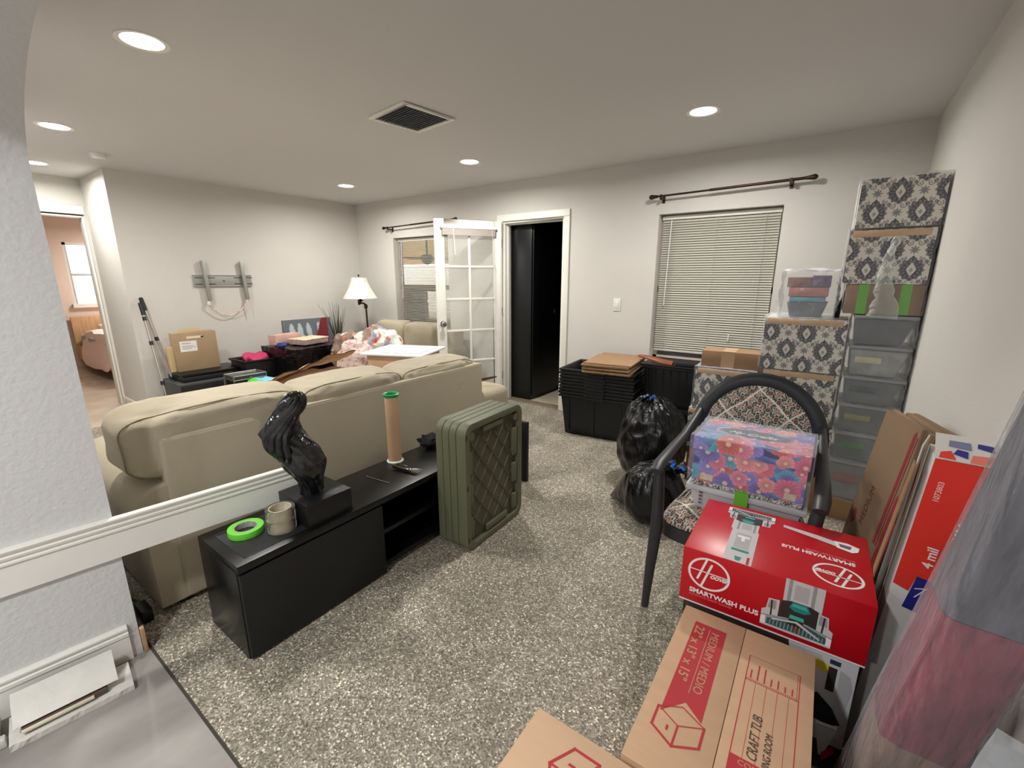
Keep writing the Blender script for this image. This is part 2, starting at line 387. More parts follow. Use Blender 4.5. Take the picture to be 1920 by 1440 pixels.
# ---- doorway
d1 = struct(MB().box(DX0 - .075, DX0, YB - .018, YB, 0, DH, trim_m).box(DX1, DX1 + .065, YB - .018, YB, 0, DH, trim_m).box(DX0 - .075, DX1 + .065, YB - .018, YB, DH, DH + .07, trim_m)
            .box(DX0, DX0 + .02, YB, YB + T, 0, DH - .02, trim_m).box(DX1 - .02, DX1, YB, YB + T, 0, DH - .02, trim_m).box(DX0, DX1, YB, YB + T, DH - .02, DH, trim_m)
            .box(DX0 + .02, DX0 + .032, YB + .05, YB + .09, 0, DH - .03, trim_m).box(DX0 + .02, DX1 - .02, YB + .05, YB + .09, DH - .035, DH - .02, trim_m).build('door_1', trim_m, bevel=.002))
struct(MB().box(DX0, DX1, YB, YB + T, -.05, .004).build('trim_4', mat('threshold', (120, 108, 86), .6), bevel=.002))
# back room
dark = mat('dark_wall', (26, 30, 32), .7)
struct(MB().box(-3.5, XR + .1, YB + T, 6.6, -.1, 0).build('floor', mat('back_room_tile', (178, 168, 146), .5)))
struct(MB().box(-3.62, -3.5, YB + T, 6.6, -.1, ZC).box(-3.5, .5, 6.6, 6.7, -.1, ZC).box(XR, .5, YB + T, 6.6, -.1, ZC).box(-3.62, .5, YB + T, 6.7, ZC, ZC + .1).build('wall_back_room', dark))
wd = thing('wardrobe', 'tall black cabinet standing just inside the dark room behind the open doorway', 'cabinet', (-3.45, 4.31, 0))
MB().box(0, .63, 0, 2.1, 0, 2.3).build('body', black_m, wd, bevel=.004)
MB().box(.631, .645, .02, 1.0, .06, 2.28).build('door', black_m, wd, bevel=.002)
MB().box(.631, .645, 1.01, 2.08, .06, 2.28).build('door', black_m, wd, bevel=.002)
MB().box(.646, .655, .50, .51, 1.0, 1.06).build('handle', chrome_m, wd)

# ---- french door leaf
ux = Vector((-.40, -.64, 0)).normalized()
Md = Matrix.Translation((-3.125, YB - .03, .012)) @ Matrix.Rotation(math.atan2(ux.y, ux.x), 4, 'Z')
fd = struct(thing('door_3', 'white french door leaf of ten glass panes standing open into the room', 'door', M=Md)); 
for k in ('label', 'category'): del fd[k]
LW, LH, LT = .757, 2.025, .035
gx0, gx1, gz0, gz1 = .095, .655, .15, 1.89
mb = MB(); mb.box(0, gx0, 0, LT, 0, LH).box(gx1, LW, 0, LT, 0, LH).box(gx0, gx1, 0, LT, 0, gz0).box(gx0, gx1, 0, LT, gz1, LH)
mb.build('door_frame', trim_m, fd, bevel=.003)
gm = (gx0 + gx1) / 2
MB().box(gm - .011, gm + .011, .004, LT - .004, gz0, gz1).build('muntin', trim_m, fd, bevel=.003)
for i in range(1, 5):
    z = gz0 + (gz1 - gz0) * i / 5
    MB().box(gx0, gx1, .005, LT - .005, z - .011, z + .011).build('muntin', trim_m, fd, bevel=.003)
for i in range(5):
    for a, b in ((gx0, gm), (gm, gx1)):
        z0 = gz0 + (gz1 - gz0) * i / 5
        MB().box(a, b, LT / 2 - .002, LT / 2 + .002, z0, z0 + (gz1 - gz0) / 5).build('glass_pane', glass_mat('door_glass', .13, (205, 208, 200)), fd)
kb = MB().lathe([(.0, 0), (.032, 0), (.032, .006), (.012, .010), (.012, .035), (.024, .042), (.029, .055), (.022, .068), (0, .072)], 24).build('door_knob', chrome_m, fd, smooth=True)
kb.matrix_local = Matrix.Translation((LW - .06, LT, .93)) @ Matrix.Rotation(-math.pi / 2, 4, 'X')
for z in (.25, 1.0, 1.75): MB().cyl((-.004, LT - .02, z), (-.004, LT - .02, z + .09), .008).build('hinge', bronze_m, fd)
bl = MB().box(.07, .69, LT + .002, LT + .03, 1.93, 1.955).build('door_blind', white_m, fd, bevel=.003)
mb = MB()
for i in range(14): mb.box(.085, .675, LT + .004, LT + .028, 1.865 + i * .0045, 1.868 + i * .0045)
mb.build('blind_slats', mat('blind_slat_beige', (196, 186, 176), .5), bl, kind='stuff')
MB().cyl((.56, LT + .032, 1.93), (.545, LT + .034, 1.66), .004, n=8).build('wand', white_m, bl)
MB().tube([(.12, LT + .03, 1.93), (.118, LT + .034, 1.6), (.09, LT + .034, 1.53)], .0015, 6).build('cord', white_m, bl)

# ---- windows
def window(n, w, open_slats):
    x0, x1, z0, z1 = w; f = mat('window_frame', (190, 176, 170), .4); yy = YB + .10
    wn = struct(MB().box(x0, x0 + .04, yy, YB + T, z0, z1).box(x1 - .04, x1, yy, YB + T, z0, z1).box(x0, x1, yy, YB + T, z0, z0 + .04).box(x0, x1, yy, YB + T, z1 - .04, z1)
                .box(x0, x1, yy, YB + T, (z0 + z1) / 2 - .03, (z0 + z1) / 2 + .03).build(n, f, bevel=.003))
    MB().box(x0 + .03, x1 - .03, YB + .108, YB + .112, z0 + .03, z1 - .03).build('glass_pane', glass_mat(), wn)
    MB().box(x0 - .0, x1 + .0, YB - .025, YB + .10, z0 - .02, z0 + .002).build('window_sill', trim_m, wn, bevel=.004)
    sm = mat('blind_white', (190, 188, 176), .55)
    MB().box(x0 + .012, x1 - .012, YB + .065, YB + .095, z1 - .045, z1 - .012).build('blind_headrail', trim_m, wn, bevel=.003)
    mb = MB(); n_ = int((z1 - z0 - .10) / .0205); tilt = math.radians(14) if open_slats else math.radians(54)
    lo = z0 + (.01 if open_slats else .095)
    k = 0; z = z1 - .06
    while z > lo:
        R = Matrix.Translation((0, YB + .078, z)) @ Matrix.Rotation(tilt, 4, 'X')
        mb.box(x0 + .018, x1 - .018, -.0125, .0125, -.0006, .0006, M=R); z -= .0205
    mb.build('blind_slats', sm, wn, kind='stuff')
    MB().box(x0 + .018, x1 - .018, YB + .068, YB + .09, z + .002, z + .014).build('blind_bottom_rail', sm, wn, bevel=.002)
    mb = MB()
    for fx in (.12, .5, .88): mb.cyl((x0 + (x1 - x0) * fx, YB + .062, lo), (x0 + (x1 - x0) * fx, YB + .062, z1 - .05), .0012, n=6)
    mb.build('blind_cord', sm, wn)
    MB().cyl((x0 + .10, YB + .052, z1 - .05), (x0 + .085, YB + .05, z1 - .80), .0045, n=8).build('blind_wand', white_m, wn)
window('window_1', WL, True); window('window_2', WR, False)
MB().box(WR[1] - .30, WR[1] - .29, YB + .052, YB + .056, .90, .96).build('blind_pull', white_m, bpy.data.objects['window_2'])

def curtain_rod(x0, z0, x1, z1, label):
    r = thing('curtain_rod', label, 'curtain rod', (x0, YB - .08, z0))
    dx = x1 - x0; dz = z1 - z0
    P = lambda t: Vector((dx * t, 0, dz * t))
    MB().cyl(P(.03), P(.42), .008, n=12).cyl(P(.40), P(.97), .0105, n=12).build('rod', bronze_m, r, smooth=True)
    for t, s in ((0, 1), (1, -1)):
        f = MB().sup(P(t), (.024, .02, .02), 1, 1, 16, 10).cyl(P(t + s * .01), P(t + s * .045), .017, .011, 12); f.build('finial', bronze_m, r, smooth=True)
    for t in (.07, .88):
        p = P(t); MB().box(p.x - .008, p.x + .008, -.012, .08, p.z - .028, p.z - .012).box(p.x - .009, p.x + .009, -.014, -.006, p.z - .028, p.z + .012).box(p.x - .012, p.x + .012, .074, .079, p.z - .05, p.z + .02).build('bracket', bronze_m, r)
curtain_rod(-1.425, 2.122, -.24, 2.147, 'thin bronze curtain rod above the closed-blind window beside the damask boxes')
curtain_rod(-5.056, 2.081, -3.75, 2.108, 'thin bronze curtain rod above the bright window, running behind the open french door')

# light switch
sw = thing('light_switch', 'white single rocker light switch on the wall between doorway and closed blind', 'switch', (-1.724, YB, 1.178))
MB().box(-.037, .037, -.007, 0, -.06, .06).build('wall_plate', white_m, sw, bevel=.003)
MB().box(-.016, .016, -.011, -.006, -.033, .033).build('rocker', white_m, sw, bevel=.002)

# ceiling fixtures
lens_m = mat('lamp_lens', (255, 252, 245), .5, emit=14)
lab = ['big bright recessed ceiling light nearest the camera at upper left', 'recessed ceiling light at far left, close to the hallway opening', 'small recessed light in the hallway ceiling at the left edge',
       'recessed ceiling light near the corner above the television bracket', 'recessed ceiling light in front of the open french door', 'recessed ceiling light to the right, in front of the closed-blind window']
for (x, y), l in zip(LAMPS, lab):
    t = thing('ceiling_light', l, 'ceiling light', (x, y, 2.44), group=None)
    mb = MB(); mb.lathe([(.078, -.002), (.098, -.004), (.1, -.001), (.1, 0), (.078, 0), (.078, -.002)], 32); mb.build('trim_ring', trim_m, t, smooth=True)
    MB().lathe([(.0001, -.001), (.078, -.001), (.078, -.0002), (.0001, -.0002)], 32).build('lens', lens_m, t)
v = thing('ceiling_vent', 'square white ceiling vent with grey louvers between the ceiling lights', 'vent', (-2.37, 2.20, 2.44), math.radians(-7))
MB().box(-.20, .20, -.20, -.168, -.014, 0).box(-.20, .20, .168, .20, -.014, 0).box(-.20, -.168, -.168, .168, -.014, 0).box(.168, .2, -.168, .168, -.014, 0).build('frame', trim_m, v, bevel=.004)
MB().box(-.168, .168, -.168, .168, -.002, 0).build('backing', mat('vent_dark', (70, 74, 78), .7), v)
for i in range(15):
    y = -.157 + i * .0224
    MB().box(-.167, .167, -.010, .010, -.0008, .0008, M=Matrix.Translation((0, y, -.010)) @ Matrix.Rotation(math.radians(38), 4, 'X')).build('slat', mat('vent_grey', (150, 154, 158), .4), v)
sd = MB().lathe([(.0001, 0), (.055, 0), (.055, -.02), (.045, -.032), (.0001, -.036)], 24).build('smoke_detector', white_m, smooth=True); sd.location = (-5.15, 1.265, 2.44)
tag(sd, 'small white smoke detector on the ceiling by the hallway corner', 'smoke detector')

# ------------------------------------------------------------------ outside the bright window
og = struct(MB().box(-22, -3.62, YB + T, 16, -.12, -.02).build('ground', mat('patio_concrete', (205, 198, 186), .8, var=.08)))
fw = thing('garden_wall', 'bright white garden wall seen through the open blind', 'wall', (-14, 14, -.02))
MB().box(-8, 9, 0, .15, 0, 1.9).build('wall_panel', mat('garden_white', (250, 248, 240), .8), fw); MB().box(-8, 9, -.03, .18, 1.9, 1.96).build('coping', trim_m, fw)
pr = thing('patio_roof', 'tan timber patio roof seen through the top of the bright window', 'roof', (-17, YB + T, 2.28))
wood_m = mat('patio_wood', (236, 196, 136), .6, var=.15, vscale=3, stretch=(1, 8, 1))
MB().box(0, 13.3, 0, 8.6, .14, .18).build('roof_deck', wood_m, pr)
for i in range(16): MB().box(.3 + i * .8, .38 + i * .8, 0, 8.5, 0, .14).build('rafter', mat('patio_rafter', (250, 226, 172), .5), pr)
MB().box(0, 13.3, 8.5, 8.6, -.32, .14).build('beam', wood_m, pr)
cf = thing('ceiling_fan', 'grey ceiling fan hanging under the timber patio roof outside', 'fan', (-5.66, 5.45, 2.28))
fm = mat('fan_grey', (90, 96, 98), .4)
MB().cyl((0, 0, 0), (0, 0, -.48), .015).lathe([(.07, 0), (.05, -.05), (.0001, -.06)], 20).build('downrod', fm, cf, smooth=True)
MB().lathe([(.0001, -.46), (.09, -.48), (.11, -.53), (.08, -.60), (.0001, -.64)], 20).build('motor_housing', fm, cf, smooth=True)
for i in range(5):
    MB().box(.1, .6, -.06, .06, -.535, -.528, M=Matrix.Rotation(i * 1.2566 + .3, 4, 'Z') @ Matrix.Rotation(.12, 4, 'X')).build('blade', fm, cf, bevel=.003)
gr = thing('barbecue_grill', 'dark covered barbecue silhouetted low outside the bright window', 'grill', (-6.75, 5.5, -.02))
gm_ = mat('grill_dark', (52, 56, 56), .6)
MB().box(-.05, .50, 0, .5, .1, 1.0).box(.5, 1.6, .0, .5, .1, .70).build('cart', gm_, gr, bevel=.01)
MB().box(.0, .55, .02, .48, 1.0, 1.32).build('lid', gm_, gr, bevel=.06, seg=3)
MB().box(-.1, .95, .0, .3, 1.22, 1.32).build('shelf', gm_, gr, bevel=.01)
for sx in (0, 1.05): MB().cyl((sx, .05, .06), (sx, .12, .06), .06).build('wheel', blackm_m, gr)

# ------------------------------------------------------------------ bedroom
bd = thing('bed', 'wooden bed with peach duvet seen through the bedroom doorway', 'bed', (-9.93, 1.72, 0))
bw = mat('honey_wood', (206, 164, 120), .4, var=.12, vscale=5, stretch=(1, 6, 1))
MB().box(-.04, .02, -.04, 1.5, .12, .82).build('headboard', bw, bd, bevel=.008)
MB().box(.02, 2.05, -.03, 0, .14, .36).box(.02, 2.05, 1.46, 1.5, .14, .36).box(2.02, 2.06, -.03, 1.5, .14, .36).build('bed_frame', bw, bd, bevel=.005)
for p in ((0, -.02), (0, 1.45), (2.0, -.02), (2.0, 1.45)): MB().box(p[0], p[0] + .05, p[1], p[1] + .05, 0, .14).build('leg', bw, bd)
MB().sup((1.02, .73, .42), (1.0, .74, .15), .25, .2).build('mattress', mat('grey_sheet', (168, 170, 166), .8, bump=.3, bscale=12), bd, smooth=True)
du = mat('peach_duvet', (242, 208, 196), .85, bump=.5, bscale=7)
MB().sup((1.12, .70, .50), (.86, .80, .12), .45, .3, 56, 28, fn=lambda q, p: q + Vector((0, 0, nz(q, 4) * .07 - max(0, -q.y - .66) * 2.2))).build('duvet', du, bd, smooth=True)
bedp = MB().sup((.28, .72, .63), (.2, .5, .1), .6, .5).build('pillow', du, bd, smooth=True)

# ------------------------------------------------------------------ left wall objects
tv = thing('television_bracket', 'grey steel television wall bracket on the blank left wall', 'tv mount', (XL, 2.32, 1.40))
gm2 = mat('bracket_grey', (158, 160, 154), .4, metal=.3)
MB().box(0, .014, -.305, .305, -.062, .066).box(.013, .022, -.305, .305, .056, .066).box(.013, .022, -.305, .305, -.062, -.052).build('wall_plate', gm2, tv, bevel=.002)
for y in (-.19, .21): 
    a = MB().box(.022, .05, -.018, .018, -.22, .22).box(.05, .055, -.018, .018, -.22, .22).build('arm', gm2, tv, bevel=.003); a.location = (0, y, 0); a.rotation_euler = (math.radians(3), 0, 0)
    for z in (-.035, .035):
        for s in (-1, 1): MB().box(.0142, .016, y + s * .065 - .035, y + s * .065 + .035, z - .004, z + .004).build('slot', blackm_m, tv)
MB().cyl((.014, .0, 0), (.018, 0, 0), .007).build('bolt', bronze_m, tv)
mb = MB(); pts = [(.04, -.215 + .2 * 0, -.22)]
pts = []
for i in range(21):
    t = i / 20; pts.append((.045, -.205 + .40 * t, -.25 - .14 * math.sin(math.pi * t) ** .8))
mb.tube(pts, .006, 8); 
cab = mb.build('safety_cord', mat('red_white_cord', (224, 196, 184), .6, var=.35, vscale=28), tv, smooth=True)
MB().tube([(.045, .20, -.22), (.046, .215, -.32), (.047, .225, -.40)], [.012, .007, .004], 8).sup((.045, -.20, -.25), (.015, .02, .03), 1, 1, 12, 8).build('cord_tail', mat('cord_white', (220, 212, 204), .6), tv, smooth=True)

poleb = [((-5.70, 1.500, 1.20), (-5.30, 1.48, 0.0), 'left and shorter of two extension poles leaning on the left wall', .05), ((-5.705, 1.512, 1.25), (-5.42, 1.64, 0.0), 'right and taller of two extension poles leaning on the left wall', .0)]
for (a, b, l, g) in poleb:
    a = Vector(a); b = Vector(b); t = thing('extension_pole', l, 'pole', b); a = a - b
    MB().cyl((0, 0, 0), a * .33, .008).cyl(a * .33, a * .66, .010).cyl(a * .66, a * .9, .012).build('shaft', mat('pole_metal', (168, 158, 152), .3, metal=.6), t, smooth=True)
    MB().cyl(a * .89, a * .985, .017, .019).sup(a * .985, (.019, .019, .014), 1, 1, 12, 8).build('grip', blackp_m, t, smooth=True)
    for k in (.33, .66) + ((.86,) if g else ()): MB().cyl(a * (k - .015), a * (k + .015), .017).build('collar', blackp_m, t)

def carton(name, label, cat, loc, w, d, h, rz=0, m=card_m, tape=None, group=None, flapseam=True):
    t = thing(name, label, cat, loc, rz, group)
    MB().box(0, w, 0, d, 0, h).build('body', m, t, bevel=.003)
    if tape: MB().box(w / 2 - .025, w / 2 + .025, -.0012, d + .001, h - .0005, h + .001).box(w / 2 - .025, w / 2 + .025, -.0015, 0, h * .0 + .0, h).build('tape', tape, t)
    return t
gc = thing('storage_cabinet', 'low dark grey cabinet against the left wall beneath the black case', 'cabinet', (-5.72, 1.56, 0))
MB().box(0, .5, 0, .80, 0, .385).build('body', mat('charcoal', (62, 64, 64), .5), gc, bevel=.004)
MB().box(.501, .512, .01, .39, .02, .37).build('door', blackm_m, gc, bevel=.002); MB().box(.501, .512, .41, .79, .02, .37).build('door', blackm_m, gc, bevel=.002)
bc = thing('black_case', 'flat black equipment case under the standing cardboard package', 'case', (-5.70, 1.62, .386))
MB().box(0, .40, 0, .60, 0, .05).build('base', blackm_m, bc, bevel=.008); MB().box(.004, .396, .004, .596, .051, .085).build('lid', black_m, bc, bevel=.01)
pk = thing('cardboard_package', 'flat standing cardboard package with carry slot and white shipping label', 'box', (-5.47, 1.65, .473), math.radians(90))
MB().box(0, .40, 0, .10, 0, .405).build('body', mat('package_card', (162, 138, 108), .75, var=.05), pk, bevel=.004)
MB().box(.09, .29, .10, .103, .405, .435).build('top_flap', mat('pale_card', (204, 182, 142), .8), pk); MB().box(-.05, 0, .05, .098, .0, .26).build('side_flap', mat('pale_card', (204, 182, 142), .8), pk)
MB().box(.12, .27, -.003, 0, .335, .362).build('carry_slot', mat('slot_pale', (222, 206, 176), .7), pk, bevel=.001); MB().box(.25, .275, -.0035, -.0005, .342, .358).build('slot_shadow', blackm_m, pk)
MB().box(.05, .205, -.002, 0, .205, .315).build('shipping_label', mat('label_white', (228, 226, 222), .5), pk)
text('label_print', 'FRAGILE', .022, fr((.07, -.0026, .285), (1, 0, 0), (0, 0, 1)), mat('label_red', (190, 90, 90), .6), pk).name = 'label_print'
MB().box(.07, .17, -.0026, -.0018, .262, .266).box(.07, .19, -.0026, -.0018, .248, .252).box(.07, .15, -.0026, -.0018, .234, .238).build('label_lines', mat('label_grey', (120, 120, 130), .6), pk)
# fruit box and makeup case
sb = carton('small_carton', 'small brown carton standing under the glass-sided case', 'box', (-5.03, 1.80, 0), .42, .28, .335, math.radians(0), card2_m)
MB().cyl((.4205, .07, .28), (.421, .07, .28), .02).build('round_hole', blackm_m, sb)
mc = thing('vanity_case', 'small black vanity case with silver edges behind the sofa', 'case', (-5.03, 1.90, .337))
MB().box(0, .22, .0, .32, 0, .085).build('body', black_m, mc, bevel=.002); MB().box(0.0, .22, .0, .32, .089, .125).build('lid', mat('dark_glass_lid', (60, 66, 68), .2), mc, bevel=.002)
mb = MB()
for z in (.0, .084, .126):
    for a, b in (((0, 0), (.22, 0)), ((.22, 0), (.22, .32)), ((.22, .32), (0, .32)), ((0, .32), (0, 0))): mb.cyl((a[0], a[1], z), (b[0], b[1], z), .005, n=8)
for x, y in ((0, 0), (.22, 0), (.22, .32), (0, .32)): mb.cyl((x, y, 0), (x, y, .126), .005, n=8)
mb.build('metal_edge', chrome_m, mc, smooth=True); MB().box(.222, .228, .145, .175, .06, .105).build('latch', chrome_m, mc, bevel=.001)
pp = MB().sup((-4.72, 2.13, .376), (.09, .13, .04), .5, .5, 28, 16, fn=lambda q, p: q + Vector((0, 0, nz(q, 18) * .02))); pp = pp.build('snack_packet', None or mat('packet_green_blue', (90, 170, 90), .25), smooth=True)
def recolor(o, fn, m=attr_m):
    me = o.data; a = me.color_attributes.new('Col', 'FLOAT_COLOR', 'POINT'); me.materials.clear(); me.materials.append(m)
    me.polygons.foreach_set('material_index', [0] * len(me.polygons))
    for i, v_ in enumerate(me.vertices): a.data[i].color = (*lin(fn(v_.co)), 1)
    return o
recolor(pp, lambda c: (90, 185, 70) if c.y < 2.10 + .02 * math.sin(c.x * 60) else (120, 200, 230))
tag(pp, 'crumpled green and blue packet beside the silver-edged vanity case', 'packet')
sb2 = carton('small_carton', 'low carton carrying the green and blue packet', 'box', (-4.80, 2.09, 0), .18, .26, .335, 0, card2_m)
# black tub with pink cloth
def tub(name, label, cat, loc, w, d, h, m, rz=0, taper=.9, rim=.015, group=None, ribs=6, t=.004, M=None, parts=True):
    o = thing(name, label, cat, loc, rz, group, M)
    def loop(s, z, off=0): return [((-w / 2 * s - off), (-d / 2 * s - off), z), ((w / 2 * s + off), (-d / 2 * s - off), z), ((w / 2 * s + off), (d / 2 * s + off), z), ((-w / 2 * s - off), (d / 2 * s + off), z)]
    mb = MB(); A = loop(taper, 0); B = loop(1, h); C_ = loop(1, h, -t); D = loop(taper, t, -t)
    mb.add(A + B + C_ + D, [(3, 2, 1, 0)] + [(i, (i + 1) % 4, 4 + (i + 1) % 4, 4 + i) for i in range(4)] + [(4 + i, 4 + (i + 1) % 4, 8 + (i + 1) % 4, 8 + i) for i in range(4)] + [(8 + i, 8 + (i + 1) % 4, 12 + (i + 1) % 4, 12 + i) for i in range(4)] + [(12, 13, 14, 15)])
    mb.build('body', m, o, bevel=min(.012, w * .05), seg=2)
    if parts:
        mb = MB(); O = loop(1, h - .02, rim); P = loop(1, h + .002, rim); Q = loop(1, h + .002, -.002); R_ = loop(1, h - .02, .001)
        mb.add(O + P + Q + R_, [(i, (i + 1) % 4, 4 + (i + 1) % 4, 4 + i) for i in range(4)] + [(4 + i, 4 + (i + 1) % 4, 8 + (i + 1) % 4, 8 + i) for i in range(4)] + [(8 + i, 8 + (i + 1) % 4, 12 + (i + 1) % 4, 12 + i) for i in range(4)] + [(12 + i, 12 + (i + 1) % 4, (i + 1) % 4, i) for i in range(4)])
        mb.build('rim', m, o, bevel=.003)
    return o
bt = tub('black_tub', 'small black tub heaped with pink cloth by the left wall', 'tub', (-5.35, 2.36, 0), .36, .36, .54, blackp_m)
pk2 = MB().sup((-5.35, 2.38, .535), (.12, .13, .045), .7, .7, 32, 20, fn=lambda q, p: q + Vector((0, 0, nz(q, 14) * .04))); pk2 = pk2.build('pink_cloth', mat('magenta_cloth', (190, 52, 98), .6, bump=.4, bscale=18), smooth=True)
tag(pk2, 'bright pink cloth heaped in the small black tub', 'cloth')
bb = thing('wrapped_black_box', 'big box wrapped in shiny black film behind the sofa', 'box', (-5.42, 2.50, 0), math.radians(6))
MB().box(0, .62, 0, .62, 0, .64).build('body', blackp_m, bb, bevel=.03, seg=3)
film('black_wrap', .62, .62, .64, bb, .006, .012, mat('black_film', (14, 15, 16), .18, bump=.6, bscale=9, stretch=(1, 1, 5)), seed=3)
# picture canvas, pink box, gift box
P_ = thing('canvas_picture', 'grey canvas picture with pale figures and red corner, leaning on the left wall', 'picture', M=fr((-5.69, 2.93, .02), (0, 1, 0), (-.08, 0, 1)) @ Matrix.Identity(4))
def canvas(a, b):
    a = .68 - a
    c = np.zeros(a.shape + (3,)) + lin((112, 116, 124)); 
    for i, cx in enumerate((.18, .33, .45, .56)):
        m_ = ((a - cx - .10 * (b - .7)) / .035) ** 2 + ((b - .70) / .13) ** 2 < 1; c[m_] = lin((190, 204, 206))
    m_ = (a < .14 + .4 * (.88 - b)) & (a > .05); c[m_] = lin((130, 40, 48))
    m_ = (b < .62) & (a > .1) & (np.sin(a * 40 + b * 23) > .4); c[m_] = lin((160, 184, 190))
    return c
cmesh('canvas', [patch((0, 0, .0205), (1, 0, 0), (0, 1, 0), .68, .88, canvas, .012)], attr_m, P_); MB().box(0, .68, 0, .88, -.0, .020).build('stretcher', mat('canvas_edge', (120, 116, 112), .7), P_)
pb = thing('pink_box', 'flat pink patterned box on top of the black wrapped box', 'box', (-5.36, 2.55, .668), math.radians(12))
MB().box(0, .12, 0, .36, 0, .11).build('body', mat('pale_pink', (212, 170, 160), .6, var=.15, vscale=14), pb, bevel=.003)
gb = thing('gift_box', 'low lilac gift box with cream lace lid on the black wrapped box', 'box', (-5.20, 2.70, .668), math.radians(12))
MB().box(0, .26, 0, .36, 0, .05).build('body', mat('lilac_gold', (176, 150, 150), .5, var=.3, vscale=20), gb, bevel=.003)
MB().box(-.004, .264, -.004, .364, .051, .066).build('lid', mat('cream_lace', (226, 204, 170), .6, var=.3, vscale=40, bump=.6, bscale=60), gb, bevel=.003)
bu = MB().sup((-5.02, 2.53, .690), (.05, .05, .03), .7, .7, 20, 12, fn=lambda q, p: q + Vector((0, 0, nz(q, 20) * .02))).build('blue_cloth', mat('royal_blue', (26, 44, 110), .6), smooth=True); tag(bu, 'scrap of royal blue cloth on the black wrapped box edge', 'cloth')

# floor lamp
fl = thing('floor_lamp', 'floor lamp with white bell shade and dark swing arm in the corner', 'lamp', (-5.08, 3.75, 0))
MB().lathe([(.14, 0), (.14, .02), (.03, .04), (.012, .06), (.0001, .06)], 28).build('base', bronze_m, fl, smooth=True)
MB().cyl((0, 0, .05), (-.02, 0, 1.06), .012).sup((-.02, 0, 1.06), (.024, .024, .035), 1, 1).build('pole', bronze_m, fl, smooth=True)
MB().tube([(-.02, 0, 1.07), (-.06, 0, 1.10), (-.12, 0, 1.10), (-.16, 0, 1.09)], .011, 8).cyl((-.165, 0, 1.075), (-.165, 0, 1.125), .014).build('swing_arm', bronze_m, fl, smooth=True)
MB().cyl((-.13, 0, 1.10), (-.13, 0, 1.16), .016).lathe([(.04, 1.13), (.045, 1.135), (.01, 1.15)], 12, c=(-.13, 0, 0)).cyl((-.13, 0, 1.44), (-.13, 0, 1.455), .004).sup((-.13, 0, 1.465), (.012, .012, .014), 1, 1, 12, 8).build('socket', bronze_m, fl, smooth=True)
pts = [(.225, 1.165), (.19, 1.22), (.145, 1.30), (.11, 1.38), (.10, 1.435)]
MB().lathe(pts + [(r - .003, z) for r, z in reversed(pts)], 8, c=(-.13, 0, 0)).build('lamp_shade', mat('shade_cloth', (236, 234, 222), .7), fl)
# grass decoration in a floor vase
gv = thing('grass_arrangement', 'dark dried grass stems standing beside the white-shaded floor lamp', 'plant', (-5.30, 3.42, 0))
MB().lathe([(.07, 0), (.10, .08), (.11, .25), (.06, .42), (.075, .48), (.065, .48), (.05, .42)], 20).build('vase', mat('brown_vase', (78, 66, 56), .5), gv, smooth=True)
mb = MB()
for i in range(64):
    a = random.uniform(0, 6.28); l = random.uniform(.3, .78); sp = random.uniform(.02, .16) * (1.4 if i % 3 == 0 else .7)
    p0 = Vector((.02 * math.cos(a), .02 * math.sin(a), .40)); 
    pts = [p0 + Vector((math.cos(a) * sp * t * t, math.sin(a) * sp * t * t, l * t * (1 - .12 * t * sp * 4))) for t in (0, .25, .5, .75, 1)]
    mb.tube(pts, [.004, .0045, .0035, .0025, .001], 4)
mb.build('grass_blades', mat('dry_grass', (70, 74, 60), .7, var=.3, vscale=20), gv, kind='stuff')

# loveseat under the window
sofa_m = mat('sofa_fabric', (166, 156, 134), .88, bump=.12, bscale=260, var=.03, vscale=4, sheen=.15)
pipe_m = mat('piping', (132, 120, 98), .9)
def cushion(name, c, r, parent, wr=.012, e1=.42, e2=.35, rot=None, tilt=0, seed=0, pipe=True, nu=64, nv=34):
    def fn(q, p):
        k = nz(q + Vector((seed, 0, 0)), 5) * wr * 1.4 + (.3 - abs(nz(Vector((q.x * 3, q.y * 2 + seed, q.z * 3 + q.y)), 5))) * wr * .8 + nz(Vector((q.x, q.y * 1.5 + seed, q.z * 2.5)), 13) * wr * .45
        corner = abs(p.y) ** 3 * abs(p.z) ** 3
        q = q * (1 - .04 * corner); return q + Vector((k, k * .2, k * .6))
    M = Matrix.Translation(c) @ Matrix.Rotation(tilt, 4, 'Y')
    mb = MB(); mb.sup((0, 0, 0), r, e1, e2, nu, nv, fn=fn); mb.v = [tuple(M @ Vector(v_)) for v_ in mb.v]
    o = mb.build(name, sofa_m, parent, smooth=True)
    if pipe:
        for s in (.72,):
            pts = []
            for i in range(72):
                t = 2 * math.pi * i / 72; f = lambda a, e: math.copysign(abs(a) ** e, a)
                y = f(math.cos(t), e1) ; z = f(math.sin(t), e1); k = (1 - s ** (2 / e2)) ** (e2 / 2)
                q = Vector((r[0] * s, r[1] * y * (k + .02), r[2] * z * (k + .03))); q = fn(q, Vector((s, y, z))); pts.append(M @ q)
            MB().tube(pts, .0028, 6, closed=True).build('piping', pipe_m, o, smooth=True)
    return o
lv = thing('loveseat', 'small tan sofa under the bright window behind the french door', 'sofa', (-5.02, 3.26, 0))
MB().box(0, 1.36, .02, .86, .06, .30).build('base', sofa_m, lv, bevel=.02); MB().box(.02, 1.34, .66, .86, .3, .80).build('back_frame', sofa_m, lv, bevel=.03, seg=3)
for x in (0, 1.18): MB().box(x, x + .18, 0, .86, .06, .56).cyl((x + .09, 0, .54), (x + .09, .86, .54), .10, n=20).build('arm', sofa_m, lv, bevel=.01)
